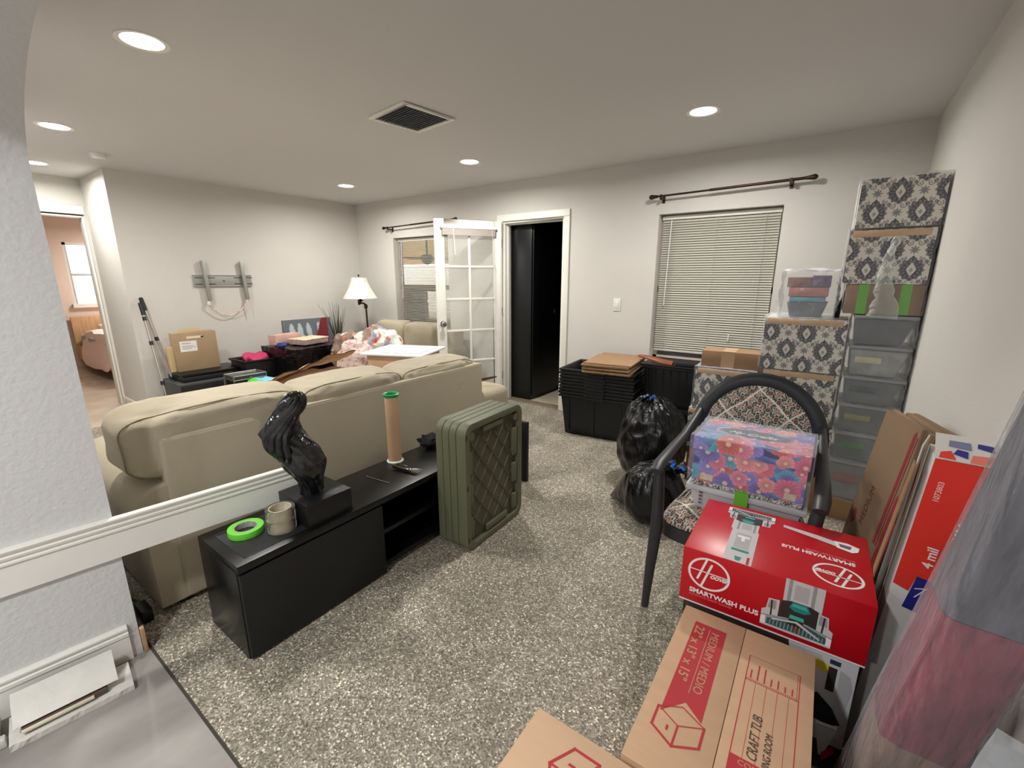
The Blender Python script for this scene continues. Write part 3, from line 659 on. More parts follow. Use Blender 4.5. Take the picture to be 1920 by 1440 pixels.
for i in range(2):
    Mx = None
    o = MB().sup((.40 + .55 * i, .56, .66), (.285, .13, .24), .4, .4, 48, 26, fn=lambda q, p: q + Vector((0, nz(q, 6) * .02, nz(q, 9) * .012))).build('back_cushion', sofa_m, lv, smooth=True)
    MB().sup((.42 + .52 * i, .28, .37), (.255, .32, .085), .3, .25, 40, 20).build('seat_cushion', sofa_m, lv, smooth=True)

# bedding heap
bedc = [((-4.10, 3.14, .60), (.30, .22, .30), 'floral', 'white bedding with red flowers heaped behind the sofa, by the lamp'), ((-4.14, 2.88, .56), (.21, .17, .20), 'pinkdot', 'pink dotted bedding bundle at the front of the bedding heap'), ((-4.52, 3.08, .58), (.20, .2, .24), 'brown', 'brown and orange bedding crumpled against the white floral bedding')]
ob = thing('storage_chest', 'low brown chest hidden under the heap of bedding', 'chest', (-4.72, 2.66, 0)); MB().box(0, .86, 0, .66, 0, .345).build('body', card2_m, ob, bevel=.01); MB().box(-.01, .87, -.01, .67, .346, .37).build('lid', card2_m, ob, bevel=.006)
for c, r, k, l in bedc:
    sd_ = c[0] * 3
    o = MB().sup(c, r, .8, .8, 90, 50, fn=lambda q, p: q * (1 + .22 * nz(q * 9 + Vector((sd_, 0, 0))) + .12 * (.5 - abs(nz(q * 22 + Vector((sd_, 9, 0)))))))
    o.v = [(x, y, max(z, .375)) for x, y, z in o.v]; o = o.build('bedding', attr_m, smooth=True)
    if k == 'floral': fn = lambda q: (196, 106, 96) if nz(q, 16) > .34 else ((150, 160, 172) if nz(q + Vector((3, 0, 0)), 5) > .16 and q.x > -4.2 else ((140, 118, 102) if nz(q + Vector((0, 7, 0)), 5) > .22 else (226, 220, 210)))
    elif k == 'pinkdot': fn = lambda q: (170, 84, 84) if nz(q, 48) > .36 else ((214, 190, 182) if q.z > .5 else (128, 106, 96))
    else: fn = lambda q: (196, 116, 84) if nz(q, 12) > .3 else ((212, 204, 196) if nz(q, 8) < -.33 else (126, 104, 90))
    recolor(o, fn); tag(o, l, 'bedding')

# storage tub with white lid behind the sofa, standing on the sofa seat
ct = thing('storage_box', 'clear storage box of tan contents with white lid, behind the sofa cushions', 'storage box', (-2.885, 2.47, .478), math.radians(22))
MB().hexa([(-.19, -.17, 0), (.19, -.17, 0), (.19, .17, 0), (-.19, .17, 0)], [(-.235, -.215, .35), (.235, -.215, .35), (.235, .215, .35), (-.235, .215, .35)], mat('tan_contents', (206, 170, 140), .5, var=.06)).build('body', None, ct, bevel=.015)
MB().box(-.27, .27, -.25, .25, .352, .372).build('lid', mat('white_lid', (236, 236, 240), .35), ct, bevel=.008, seg=3); MB().box(-.22, .22, -.20, .20, .373, .378).build('lid_panel', mat('white_lid', (236, 236, 240), .35), ct, bevel=.002)

# ------------------------------------------------------------------ big sofa
sf = thing('sofa', 'large beige three-cushion sofa with its plain back to the camera', 'sofa', (-2.2, .45, 0))
MB().box(-.17, .006, .10, 2.21, .025, .785).build('back_panel', sofa_m, sf, bevel=.018, seg=3)
MB().tube([(-.004, .112, .778), (-.003, 1.1, .780), (-.004, 2.20, .778)], .008, 10).build('welt_highlight', mat('welt_highlight_fabric', (184, 174, 150), .8), sf, smooth=True)  # paler welt colour paints the highlight along the panel's top edge
MB().box(-.95, -.172, .05, 2.2, .03, .29).build('base', sofa_m, sf, bevel=.015)
def arm(y0, y1, nm):
    mb = MB(); yc = (y0 + y1) / 2; prof = [(y0 + .02, .03), (y0 + .015, .34)]
    for i in range(13):
        t = math.pi * (1.12 - 1.24 * i / 12) ; prof.append((yc + math.cos(t) * .145, .47 + math.sin(t) * .125))
    prof += [(y1 - .015, .34), (y1 - .02, .03)]
    n = len(prof); X = [-1.0, -.96, -.5, -.016, -.004]; vs = []
    for k, x in enumerate(X):
        sc = .955 if k in (0, 4) else 1
        for (y, z) in prof: vs.append((x, yc + (y - yc) * sc, z if z < .1 else .3 + (z - .3) * sc))
    fs = [(k * n + i, k * n + (i + 1) % n, (k + 1) * n + (i + 1) % n, (k + 1) * n + i) for k in range(len(X) - 1) for i in range(n)] + [tuple(range(n)), tuple(range((len(X) - 1) * n, len(X) * n))]
    mb.add(vs, fs); return mb.build('arm', sofa_m, sf, smooth=True)
arm(-.02, .24, 'l'); arm(1.98, 2.24, 'r')
for i, (ya, yb, zt_, sd_) in enumerate(((-.01, .745, .892, 1), (.75, 1.43, .865, 5), (1.435, 2.15, .845, 9))):
    cushion('back_cushion', (-.175, (ya + yb) / 2, (.60 + zt_) / 2), (.165, (yb - ya) / 2 + .012, (zt_ - .60) / 2 + .004), sf, .024, .34, .40, tilt=math.radians(5), seed=sd_)
for i in range(3):
    MB().sup((-.62, .53 + .57 * i, .38), (.36, .285, .095), .3, .25, 40, 20).build('seat_cushion', sofa_m, sf, smooth=True)
for p in ((-.9, .08), (-.06, .10), (-.9, 2.1), (-.06, 2.1)): MB().box(p[0] - .03, p[0] + .03, p[1] - .03, p[1] + .03, 0, .05).build('foot', blackm_m, sf, bevel=.004)
# kraft packing paper lying on the sofa
mb = MB(); nu, nv = 24, 8; vs = []
for j in range(nv + 1):
    for i in range(nu + 1):
        u = i / nu; w_ = j / nv; vs.append((-2.72 - .30 * w_ - .15 * u, 1.30 + .72 * u, .842 + .07 * min(1, u * 1.6) - .12 * w_ + .016 * nz(Vector((u * 4, w_ * 3, 0)), 1.5)))
fs = grid_faces(nu + 1, nv + 1); k = len(vs); vs2 = [(x, y, z - .006) for x, y, z in vs]
mb.add(vs, fs); mb.add(vs2, [tuple(reversed(f)) for f in fs])
kp = mb.build('packing_sheet', mat('kraft_sheet', (228, 196, 160), .75, var=.1), smooth=True); tag(kp, 'creased tan packing sheet propped on the sofa behind the middle cushion', 'paper')
# supports under it: folded blanket
bk = MB().sup((-2.88, 1.66, .64), (.11, .32, .17), .5, .4, 40, 24, fn=lambda q, p: q + Vector((0, 0, nz(q, 8) * .03))).build('folded_blanket', mat('tan_blanket', (186, 150, 118), .9, bump=.3, bscale=30), smooth=True); tag(bk, 'folded tan blanket on the sofa seat under the packing sheet', 'blanket')
# ottoman + stick beyond the sofa end
ot = thing('ottoman', 'tan padded ottoman just past the right end of the sofa', 'ottoman', (-2.62, 3.12, 0))
MB().sup((0, 0, .32), (.21, .26, .13), .5, .5, 40, 24).build('seat', sofa_m, ot, smooth=True); MB().box(-.18, .18, -.22, .22, .05, .22).build('base', sofa_m, ot, bevel=.02)
for a in (-1, 1):
    for b in (-1, 1): MB().cyl((a * .14, b * .18, 0), (a * .14, b * .18, .06), .02).build('foot', blackm_m, ot)
wk = MB().hexa([(-2.72, 2.98, .452), (-2.70, 3.02, .452), (-2.48, 3.22, .525), (-2.50, 3.19, .525)], [(-2.72, 2.98, .50), (-2.70, 3.02, .50), (-2.48, 3.22, .540), (-2.50, 3.19, .540)]).build('wooden_wedge', mat('dark_wood', (96, 56, 40), .5), bevel=.004); tag(wk, 'dark brown wooden piece lying on the tan ottoman', 'wood piece')

# ------------------------------------------------------------------ low bench with things on it
bn = thing('tv_bench', 'low glossy black bench with one closed door and open shelves behind the sofa', 'bench', (-1.98, .56, 0))
BL, BD, BH = 1.40, .35, .415
MB().box(0, BD, 0, BL, BH - .032, BH).build('top', black_m, bn, bevel=.002)
for y in (0, .62, BL - .03): MB().box(.0, BD - .02, y, y + .03, .0, BH - .033).build('side_panel', black_m, bn, bevel=.002)
MB().box(.0, BD - .02, .03, BL - .03, .03, .055).build('bottom_panel', black_m, bn)
MB().box(.0, .012, .03, BL - .03, .055, BH - .033).build('back_panel', blackm_m, bn)
MB().box(.02, BD - .03, .651, BL - .031, .20, .222).build('shelf', black_m, bn)
MB().box(BD - .019, BD, .004, .645, .01, BH - .042).build('door', blackm_m, bn, bevel=.002)
ps = MB().box(-1.93, -1.665, .60, .88, .4158, .4166).build('plastic_sheet', mat('smoky_sheet', (44, 46, 48), .12), bevel=.0003); tag(ps, 'thin dark glossy sheet lying on the bench under the tape rolls', 'plastic sheet')
st = thing('statue', 'glossy black sculpture of a bowed figure on a square plinth', 'statue', (-1.763, .955, .4155))
MB().box(-.115, .115, -.105, .105, 0, .108).build('plinth', mat('statue_black', (16, 17, 18), .38, bump=.2, bscale=60), st, bevel=.003)
R_ = [(0.000, .503, .046), (.001, .532, .045), (-.003, .581, .052), (-.009, .619, .070), (-.012, .656, .083), (-.034, .707, .088), (-.065, .748, .087), (-.089, .799, .080), (-.080, .833, .067), (-.062, .876, .053), (-.046, .897, .057), (-.037, .919, .056), (-.027, .941, .045), (-.022, .959, .024), (-.021, .963, .002)]
U = Vector((.475, .88, 0)).normalized(); Nn = Vector((.88, -.475, 0)).normalized()
mb = MB(); vs = []; NR = 76; NU = 64
def interp(z):
    for i in range(len(R_) - 1):
        if z <= R_[i + 1][1] or i == len(R_) - 2:
            a, b = R_[i], R_[i + 1]; t = max(0, min(1, (z - a[1]) / (b[1] - a[1]))); t = t * t * (3 - 2 * t) if False else t
            return a[0] + (b[0] - a[0]) * t, a[2] + (b[2] - a[2]) * t
for j in range(NR + 1):
    t = j / NR; z = .503 + (.963 - .503) * (1 - (1 - t) ** 1.15)
    c, w_ = interp(z); zz = z - .503
    dp = w_ * (.62 + .18 * math.sin(zz * 14)); sh = .02 * math.sin(zz * 11)
    for i in range(NU):
        a = 2 * math.pi * i / NU
        rid = 1 + .05 * math.sin(5 * a + zz * 34) * (1 if .1 < zz < .4 else .4) + .03 * math.sin(9 * a - zz * 50) + .05 * nz(Vector((math.cos(a), math.sin(a), z * 14)), 1.4)
        # hollow of waist towards viewer / bent back
        x = c + w_ * math.cos(a) * rid; y = sh + dp * math.sin(a) * rid - .015 * math.exp(-((zz - .19) / .05) ** 2) * math.sin(a)
        p = U * x + Nn * y; vs.append((p.x + .01, p.y - .02, zz * 1.0 + .104))
fs = [(j * NU + i, j * NU + (i + 1) % NU, (j + 1) * NU + (i + 1) % NU, (j + 1) * NU + i) for j in range(NR) for i in range(NU)] + [tuple(reversed(range(NU))), tuple(range(NR * NU, (NR + 1) * NU))]
mb.add(vs, fs); sg = mat('statue_gloss', (14, 15, 16), .16, bump=.7, bscale=26, coat=.5)
mb.build('figure', sg, st, smooth=True)
# swept hair strands wrapping down the back
for k in range(4):
    pts = []; rr = []
    for i in range(26):
        t = i / 25; z = .95 - .30 * t; c, w_ = interp(z); a = .3 + k * .30 + 2.1 * t
        dp = w_ * .72; x = c + (w_ * 1.0) * math.cos(a); y = dp * 1.05 * math.sin(a)
        p = U * x + Nn * y; pts.append((p.x + .01, p.y - .02, z - .503 + .104)); rr.append(.017 * math.sin(math.pi * (t * .9 + .08)) + .002)
    MB().tube(pts, rr, 8).build('hair_strand', sg, st, smooth=True)
pts = []; rr = []
for i in range(20):
    t = i / 19; z = .74 - .22 * t; c, w_ = interp(z); p = U * (c + w_ * .98 * math.cos(.5 - .3 * t)) + Nn * (w_ * .6 * math.sin(.5)); pts.append((p.x + .01, p.y - .02, z - .503 + .104)); rr.append(.013 - .006 * t)
MB().tube(pts, rr, 8).build('arm', sg, st, smooth=True)

def tape_roll(name, label, cat, loc, ro, ri, h, mt, mc, group=None, tilt=0):
    t = thing(name, label, cat, loc, .4, group)
    MB().lathe([(ri + .004, 0), (ro, 0), (ro, h), (ri + .004, h), (ri + .004, 0)], 48).build('tape_winding', mt, t, bevel=.0008)
    MB().lathe([(ri, .0005), (ri + .0035, .0005), (ri + .0035, h - .0005), (ri, h - .0005), (ri, .0005)], 40).build('core', mc, t)
    return t
tape_roll('tape_roll', 'roll of bright green masking tape lying on the black bench', 'tape', (-1.845, .690, .4168), .066, .040, .026, mat('green_masking', (110, 208, 60), .5), mat('core_grey', (168, 168, 160), .7, var=.25, vscale=60))
cl_m = mat('packing_tape_clear', (236, 234, 224), .12, trans=.92, ior=1.15)
tape_roll('tape_roll', 'lower of two stacked rolls of clear packing tape beside the statue plinth', 'tape', (-1.755, .792, .4168), .056, .040, .047, cl_m, mat('core_clear', (206, 196, 172), .4, var=.3, vscale=24), 'clear tape rolls')
tape_roll('tape_roll', 'upper of two stacked rolls of clear packing tape beside the statue plinth', 'tape', (-1.757, .794, .4648), .056, .040, .047, cl_m, mat('core_clear', (206, 196, 172), .4, var=.3, vscale=24), 'clear tape rolls')
tb = thing('cardboard_tube', 'upright cardboard tube with green top ring on the black bench', 'tube', (-1.925, 1.535, .4155), 0, None)
MB().lathe([(.034, .012), (.0375, .012), (.0375, .395), (.034, .395), (.034, .012)], 36).build('tube_body', mat('tube_card', (184, 152, 118), .7, var=.03), tb, smooth=True)
MB().lathe([(.032, .372), (.044, .392), (.046, .399), (.040, .402), (.033, .398), (.031, .38), (.032, .372)], 36).build('top_ring', mat('cap_green', (40, 150, 88), .35), tb, smooth=True)
MB().lathe([(.0001, 0), (.047, 0), (.048, .005), (.043, .010), (.0001, .011)], 36).build('bottom_cap', mat('cap_white', (214, 222, 212), .4), tb, smooth=True)
nl = thing('nail', 'single thin steel nail lying on the black bench', 'nail', (-1.80, 1.315, .419))
MB().cyl((-.075, -.008, 0), (.082, .010, 0), .0018).cyl((-.077, -.0085, 0), (-.075, -.008, 0), .005).build('shank', chrome_m, nl)
mt_ = thing('metal_bottle_opener', 'shiny dark metal hand tool with a forked end on the bench', 'tool', (-1.775, 1.475, .4155), math.radians(8))
g_ = mat('gunmetal', (120, 112, 100), .15, metal=1)
MB().sup((-.02, 0, .013), (.068, .014, .011), .6, .6, 28, 14).sup((-.03, .012, .024), (.04, .006, .005), .7, .7, 20, 10).build('body', g_, mt_, smooth=True)
for s in (-1, 0, 1): MB().tube([(.03, .004 * s, .014), (.07, .012 * s + .008, .018), (.095, .02 * s + .012, .012)], [.005, .004, .0015], 8).build('prong', chrome_m, mt_, smooth=True)
fz = MB().sup((-1.93, 1.83, .450), (.07, .075, .033), .8, .8, 40, 24, fn=lambda q, p: q * (1 + .35 * nz(q, 60))).build('black_fur_pompom', mat('black_fur', (14, 14, 15), .95), smooth=True); tag(fz, 'fluffy black cloth bundle at the far end of the bench', 'cloth')
cb = thing('power_adapter', 'small black power adapter with cord on the floor between wall end and sofa', 'adapter', (-2.25, .40, 0))
MB().box(-.05, .05, -.02, .02, 0, .06).build('body', blackp_m, cb, bevel=.006); MB().tube([(-.05, 0, .03), (-.12, .01, .02), (-.2, -.01, .008), (-.28, .01, .008)], .005, 8).build('cord', blackp_m, cb, smooth=True)
pn = thing('black_board', 'narrow black board standing on the floor behind the green crates', 'board', (-1.80, 2.44, 0), math.radians(5)); MB().box(0, .17, 0, .03, 0, .45).build('board', blackm_m, pn, bevel=.002)

# ------------------------------------------------------------------ olive collapsible crates standing on end
def rrect(w, h, r, n=6):
    pts = []
    for cx, cy, a0 in ((w / 2 - r, h / 2 - r, 0), (-w / 2 + r, h / 2 - r, 90), (-w / 2 + r, -h / 2 + r, 180), (w / 2 - r, -h / 2 + r, 270)):
        for i in range(n + 1):
            a = math.radians(a0 + 90 * i / n); pts.append((cx + r * math.cos(a), cy + r * math.sin(a)))
    return pts
def crate(label, xo, th, detail):
    # local frame: u = along Y (width), v = up, n = +X
    M = Matrix.Translation((-1.62, 1.815, .36)) @ Matrix.Rotation(math.radians(2), 4, 'Z') @ fr((xo, 0, 0), (0, 1, 0), (0, 0, 1))
    t = thing('folded_crate', label, 'crate', M=M, group='olive folded crates standing on end')
    w, h, r = .53, .715, .06
    o = rrect(w, h, r); i_ = rrect(w - .07, h - .07, r - .02); n = len(o)
    mb = MB(); A = [(x, y, 0) for x, y in o]; B = [(x, y, th - .002) for x, y in o]; C_ = [(x, y, th - .002) for x, y in i_]; D = [(x, y, th - .03 if detail else th - .012) for x, y in i_]
    mb.add(A + B + C_ + D, [tuple(reversed(range(n)))] + [(q * n + i, q * n + (i + 1) % n, (q + 1) * n + (i + 1) % n, (q + 1) * n + i) for q in range(3) for i in range(n)] + [tuple(range(3 * n, 4 * n))])
    mb.build('shell', green_m, t, smooth=True, bevel=.0015)
    if detail:
        pz = th - .030
        MB().prism(rrect(w - .078, h - .078, .035), Matrix.Translation((0, 0, pz)), .003).build('inset_panel', green2_m, t)
        mb = MB(); hx, hy = w / 2 - .075, h / 2 - .09
        for s in (1, -1):
            for k in range(-9, 10):
                c0 = k * .105; pts = []
                for x in np.linspace(-hx, hx, 60):
                    y = s * 1.25 * x + c0 * 1.3
                    if abs(y) < hy: pts.append((x, y))
                if len(pts) > 3:
                    a, b = pts[0], pts[-1]; mb.cyl((a[0], a[1], pz + .002), (b[0], b[1], pz + .002), .0026 if s > 0 else .007, n=6, m=mat('olive_rib_highlight', (140, 134, 108), .4) if s > 0 else green2_m)  # highlight painted in: ribs pale one way, broad and dark the other
        mb.build('lattice_ribs', None, t)
        zc = pz + .003
        for (x0, x1, y0, y1) in ((-.10, .08, h / 2 - .075, h / 2 - .045), (-.08, .12, -h / 2 + .045, -h / 2 + .08), (-w / 2 + .038, -w / 2 + .065, .08, .20), (-w / 2 + .038, -w / 2 + .065, -.10, .02), (-w / 2 + .038, -w / 2 + .065, -.29, -.17), (w / 2 - .085, w / 2 - .04, .05, .22), (w / 2 - .085, w / 2 - .04, -.12, .0), (w / 2 - .085, w / 2 - .04, -.30, -.2)):
            MB().box(x0, x1, y0, y1, zc, th - .008).build('hinge_lug', green_m, t, bevel=.004)
        for x, y in ((-w / 2 + .06, h / 2 - .07), (w / 2 - .06, h / 2 - .07)): MB().cyl((x, y, zc), (x, y, th - .006), .022, n=20).build('corner_boss', green_m, t)
        for y in (.28, .0, -.30): MB().box(-w / 2 + .008, -w / 2 + .016, y, y + .03, th - .004, th - .0015).build('slot', blackm_m, t)
    return t
crate('front of the olive folded crates, showing its diamond-ribbed inside', .146, .062, True)
for i in range(3): crate(['rearmost olive folded crate of the upright row, next to the bench', 'olive folded crate second from the bench in the upright row', 'olive folded crate directly behind the ribbed front one'][i], .006 + i * .0465, .045, False)

# ------------------------------------------------------------------ broken trim pieces on the tiles
pl_m = mat('chipped_plaster', (214, 212, 204), .7, var=.06, vscale=12, bump=.3, bscale=25)
bp_ = thing('broken_moulding', 'broken white moulding piece with torn edge lying against the near baseboard', 'moulding', (-1.945, .12, .004), -ang)
vs = []; 
for j in range(25):
    y = -.135 + .25 * j / 24; e = .012 * nz(Vector((0, y * 38, 0)), 1) + .006 * nz(Vector((0, y * 110, 3)), 1)
    for x, z in ((.055 + e, .055 + e), (.062, .06), (-.01, .100), (-.052, .110), (-.058, .104), (-.012, .088)): vs.append((x, y, z))
n = 6; fs = [(j * n + i, j * n + (i + 1) % n, (j + 1) * n + (i + 1) % n, (j + 1) * n + i) for j in range(24) for i in range(n)] + [tuple(range(n)), tuple(reversed(range(24 * n, 25 * n)))]
MB().add(vs, fs).build('curved_face', pl_m, bp_, smooth=True)
vs = []
for j in range(25):
    y = -.15 + .30 * j / 24; e = .018 * nz(Vector((4, y * 40, 0)), 1)
    for x, z in ((.078, 0), (.080 + e * .4, .022), (.03, .028), (-.05, .03), (-.05, 0)): vs.append((x, y, z))
n = 5; fs = [(j * n + i, j * n + (i + 1) % n, (j + 1) * n + (i + 1) % n, (j + 1) * n + i) for j in range(24) for i in range(n)] + [tuple(range(n)), tuple(reversed(range(24 * n, 25 * n)))]
MB().add(vs, fs).build('base_strip', pl_m, bp_, smooth=False)
MB().box(-.045, .062, -.12, .085, .029, .050).build('core', mat('brown_core', (98, 78, 70), .9), bp_, bevel=.004)
MB().box(.045, .070, -.12, .05, .036, .046).build('torn_layer', mat('cream_layer', (222, 214, 190), .8, bump=.5, bscale=40), bp_, bevel=.002)
pc = thing('wood_offcut', 'small painted wood offcut with raw end at the lower left edge', 'offcut', (-2.01, -.06, .004), -ang); MB().box(-.03, .055, -.12, .018, .022, .05).build('block', pl_m, pc, bevel=.003)
MB().box(-.03, .052, -.12, .014, 0, .021).build('raw_layer', mat('raw_wood_strip', (184, 150, 112), .7), pc); MB().box(.056, .085, -.02, .03, .0, .03).build('chip', pl_m, pc, bevel=.004)

# ------------------------------------------------------------------ pattern functions (flat print)
def sm(x, w): return np.clip(.5 - x / w, 0, 1)          # 1 where x < 0, soft edge
def mix(c, k, col): return c * (1 - k[..., None]) + np.array(lin(col)) * k[..., None]
def damask(ox=0, oy=0, px=.185, py=.20, s=1.0, ink=(62, 62, 76), bgc=(244, 240, 228)):
    def f(a, b):
        a = a + ox; b = b + oy; c = np.zeros(a.shape + (3,)) + lin(bgc); w = .0035
        for dx, dy in ((0, 0), (.5, .5)):
            x = ((a / px + dx) % 1 - .5) * px; y = ((b / py + dy) % 1 - .5) * py
            r = np.hypot(x, (y + .004) * .90); t = np.arctan2(y, np.abs(x)); te = t * 1.0
            big = .050 * s * (1 + .085 * np.cos(13 * t + .6) + .10 * np.sin(t)); k = sm(r - big, w)
            k = np.maximum(k, sm(np.abs(x) * 1.5 + np.abs(y - .058 * s) - .016, w))
            lobes = sm(np.abs(np.hypot(r - .039 * s, .020 * np.sin(6.5 * t + .3)) - .011) - .0012, .003); k = k * (1 - .75 * lobes)
            og = (np.abs(x) / (.017 * s)) ** 1.15 + (np.abs(y - .002) / (.029 * s)) ** 1.15; k = k * (1 - sm(np.abs(og - 1) - .20, .15))
            k = np.maximum(k * (1 - sm(og - .82, .08)), sm((np.abs(x) / .009) + np.abs(y + .002) / .014 - 1, .25) * (.6 + .4 * np.cos(y * 900 - np.abs(x) * 700)))
            for sx in (-1, 1):
                for (qx, qy, rr) in ((.022, -.066, .011), (.044, -.060, .010), (.036, .058, .009), (.056, .045, .007)):
                    X = x - sx * qx * s; Y = y - qy * s; d = np.hypot(X, Y); tt = np.arctan2(Y, X * sx)
                    k = np.maximum(k, sm(np.abs(d - rr * s) - .0018, .003) * sm(np.cos(tt - 1.2) - .75, .2)); k = np.maximum(k, sm(d - .0032, .003))
            c = mix(c, k, ink)
            x2 = ((a / px + dx + .5) % 1 - .5) * px; r2 = np.hypot(x2, y); t2 = np.arctan2(y, x2)
            c = mix(c, sm(r2 - .0165 * s * (1 + .35 * np.cos(8 * t2)), w) * .85, (104, 100, 108))
        return c
    return f
def chair_print(ox=0, oy=0):
    def f(a, b):
        a = a + ox; b = b + oy; c = np.zeros(a.shape + (3,)) + lin((36, 33, 34)); cream = (226, 218, 200); w = .002
        p = .078
        for k, (dx, dy, sg_) in enumerate(((0, 0, 1), (.5, .5, -1), (.5, 0, -1), (0, .5, 1))):
            x = ((a / p + dx) % 1 - .5) * p; y = ((b / p + dy) % 1 - .5) * p
            if k < 2:
                for q in range(4):
                    an = q * 1.5708 + .78 * k; X = x * math.cos(an) + y * math.sin(an) - .021; Y = -x * math.sin(an) + y * math.cos(an)
                    r = np.hypot(X, Y); t = np.arctan2(Y, X); v_ = (r / .0062 - sg_ * t / 6.2832) % 1; c = mix(c, sm(np.abs(v_ - .5) - .17, .12) * sm(r - .0095, w), cream)
                    for e in (-1, 1): c = mix(c, sm(np.hypot((X + .006) * .9, (Y - e * .0085) * 2.0) - .0055, w), (212, 204, 186))
                r = np.hypot(x, y); t = np.arctan2(y, x); R_ = .0095 * (1 + .28 * np.cos(5 * t)); c = mix(c, sm(r - R_, w), (232, 222, 206)); c = mix(c, sm(r - R_ * .74, w), (176, 84, 70)); c = mix(c, sm(r - .0022, w), cream)
            else:
                r = np.hypot(x, y); t = np.arctan2(y, x); R_ = .0125 * (1 + .22 * np.cos(6 * t)); c = mix(c, sm(np.abs(r - R_) - .0013, w), cream); c = mix(c, sm(r - .0055 * (1 + .3 * np.cos(5 * t)), w), (150, 92, 80))
        for s in (1, -1):
            q = ((a + s * b * 1.1) / .27 + .5) % 1 - .5; c = mix(c, sm(np.abs(q * .27 + .004 * np.sin(b * 60)) - .0046, .003), (236, 230, 214))
        return c
    return f
def floral(seed, w_, h_, n=46, script=False):
    rnd = random.Random(seed); fl = []
    for i in range(n): fl.append((rnd.uniform(-.02, w_ + .02), rnd.uniform(-.02, h_ + .02), rnd.uniform(.026, .052), rnd.choice([(214, 110, 104), (232, 140, 168), (242, 160, 160), (122, 112, 190), (150, 140, 214), (90, 170, 200), (226, 120, 150)]), rnd.uniform(0, 6)))
    def f(a, b):
        c = np.zeros(a.shape + (3,)) + lin((70, 90, 160)); c = mix(c, np.clip(.5 + .5 * np.sin(a * 37 + 3 * np.sin(b * 31)) * np.cos(b * 43), 0, 1), (120, 176, 214))
        c = mix(c, sm(np.sin(a * 21 + 2) * np.sin(b * 50 + a * 9) - -.55, .2), (52, 56, 120))
        for x, y, r, col, ph in fl:
            d = np.hypot(a - x, b - y); t = np.arctan2(b - y, a - x) + ph; R = r * (.82 + .18 * np.abs(np.cos(2.5 * t)))
            k = sm(d - R, .003); shade = np.clip(d / r, 0, 1); base = np.array(lin(col)) * (0.62 + .5 * shade[..., None]) * (1 + .12 * np.cos(15 * t))[..., None]
            c = c * (1 - k[..., None]) + np.clip(base, 0, 1) * k[..., None]; c = mix(c, sm(d - r * .2, .004) * .8, (250, 226, 190))
        if script: c = mix(c, sm(((a - w_ * .50) / .135) ** 2 + ((b - h_ * .55) / .055) ** 2 * (1 + .2 * np.sin(a * 90)) - 1, .25), (58, 64, 80))
        return c
    return f

# ------------------------------------------------------------------ boxes in the corner
hd = damask
def dbox(label, x, y, z, w, d, h, ph, rz=0, strip=True, group=None, wrap=True, res=.0022, sides='F', topc=None, sh=1.0):
    t = thing('damask_box', label, 'box', (x, y, z), rz, group)
    colorbox('body', w, d, h, damask(ph[0], ph[1], s=sh), attr_m, t, res, sides)
    if strip: MB().box(.012, w - .02, -.004, .0, h - .036, h - .002).build('tape_strip', kraft_m, t, bevel=.001)
    if wrap: film('stretch_film', w, d, h, t, .006, .006, seed=x * 7 + z)
    return t
Yr = 3.15
dbox('patterned damask box at the very top of the stack in the right corner', .035, Yr, 1.697, .345, .34, .245, (.02, .03), strip=False)
e2 = dbox('damask box with brown tape strip, second from the top in the right corner', .022, Yr, 1.408, .352, .34, .278, (.09, .13))
fm_ = film_mat('film_dense', .20, (224, 230, 226), 26, .15)
mb = MB(); pts = []; rr = []
for i in range(16):
    t_ = i / 15; pts.append((.205 - .03 * t_ - .02 * math.sin(t_ * 5), -.028 - .008 * math.sin(t_ * 4), .235 - .415 * t_)); rr.append((.018 + .052 * t_ ** 2 + .005 * math.sin(i * 2.1), .012 + .006 * t_))
mb.tube(pts, rr, 18, flat=(1, 0, 0)); mb.v = [(x + .01 * nz((x, y, z), 45), y + .008 * nz((x, y, z + 4), 45), z) for x, y, z in mb.v]
mb.build('film_tail', fm_, e2, smooth=True)
cb2 = thing('cardboard_box', 'brown box with two bright green tape bands under the corner damask boxes', 'box', (.045, Yr, 1.243))
MB().box(0, .33, 0, .33, 0, .158).build('body', mat('card_grey', (146, 116, 92), .75, var=.06), cb2, bevel=.003)
for x in (.055, .235): MB().box(x, x + .045, -.0015, .0, .0, .158).box(x, x + .045, 0, .331, .158, .1595).build('green_tape', ptape_m, cb2)
film('stretch_film', .33, .33, .158, cb2, .005, .006, seed=9)

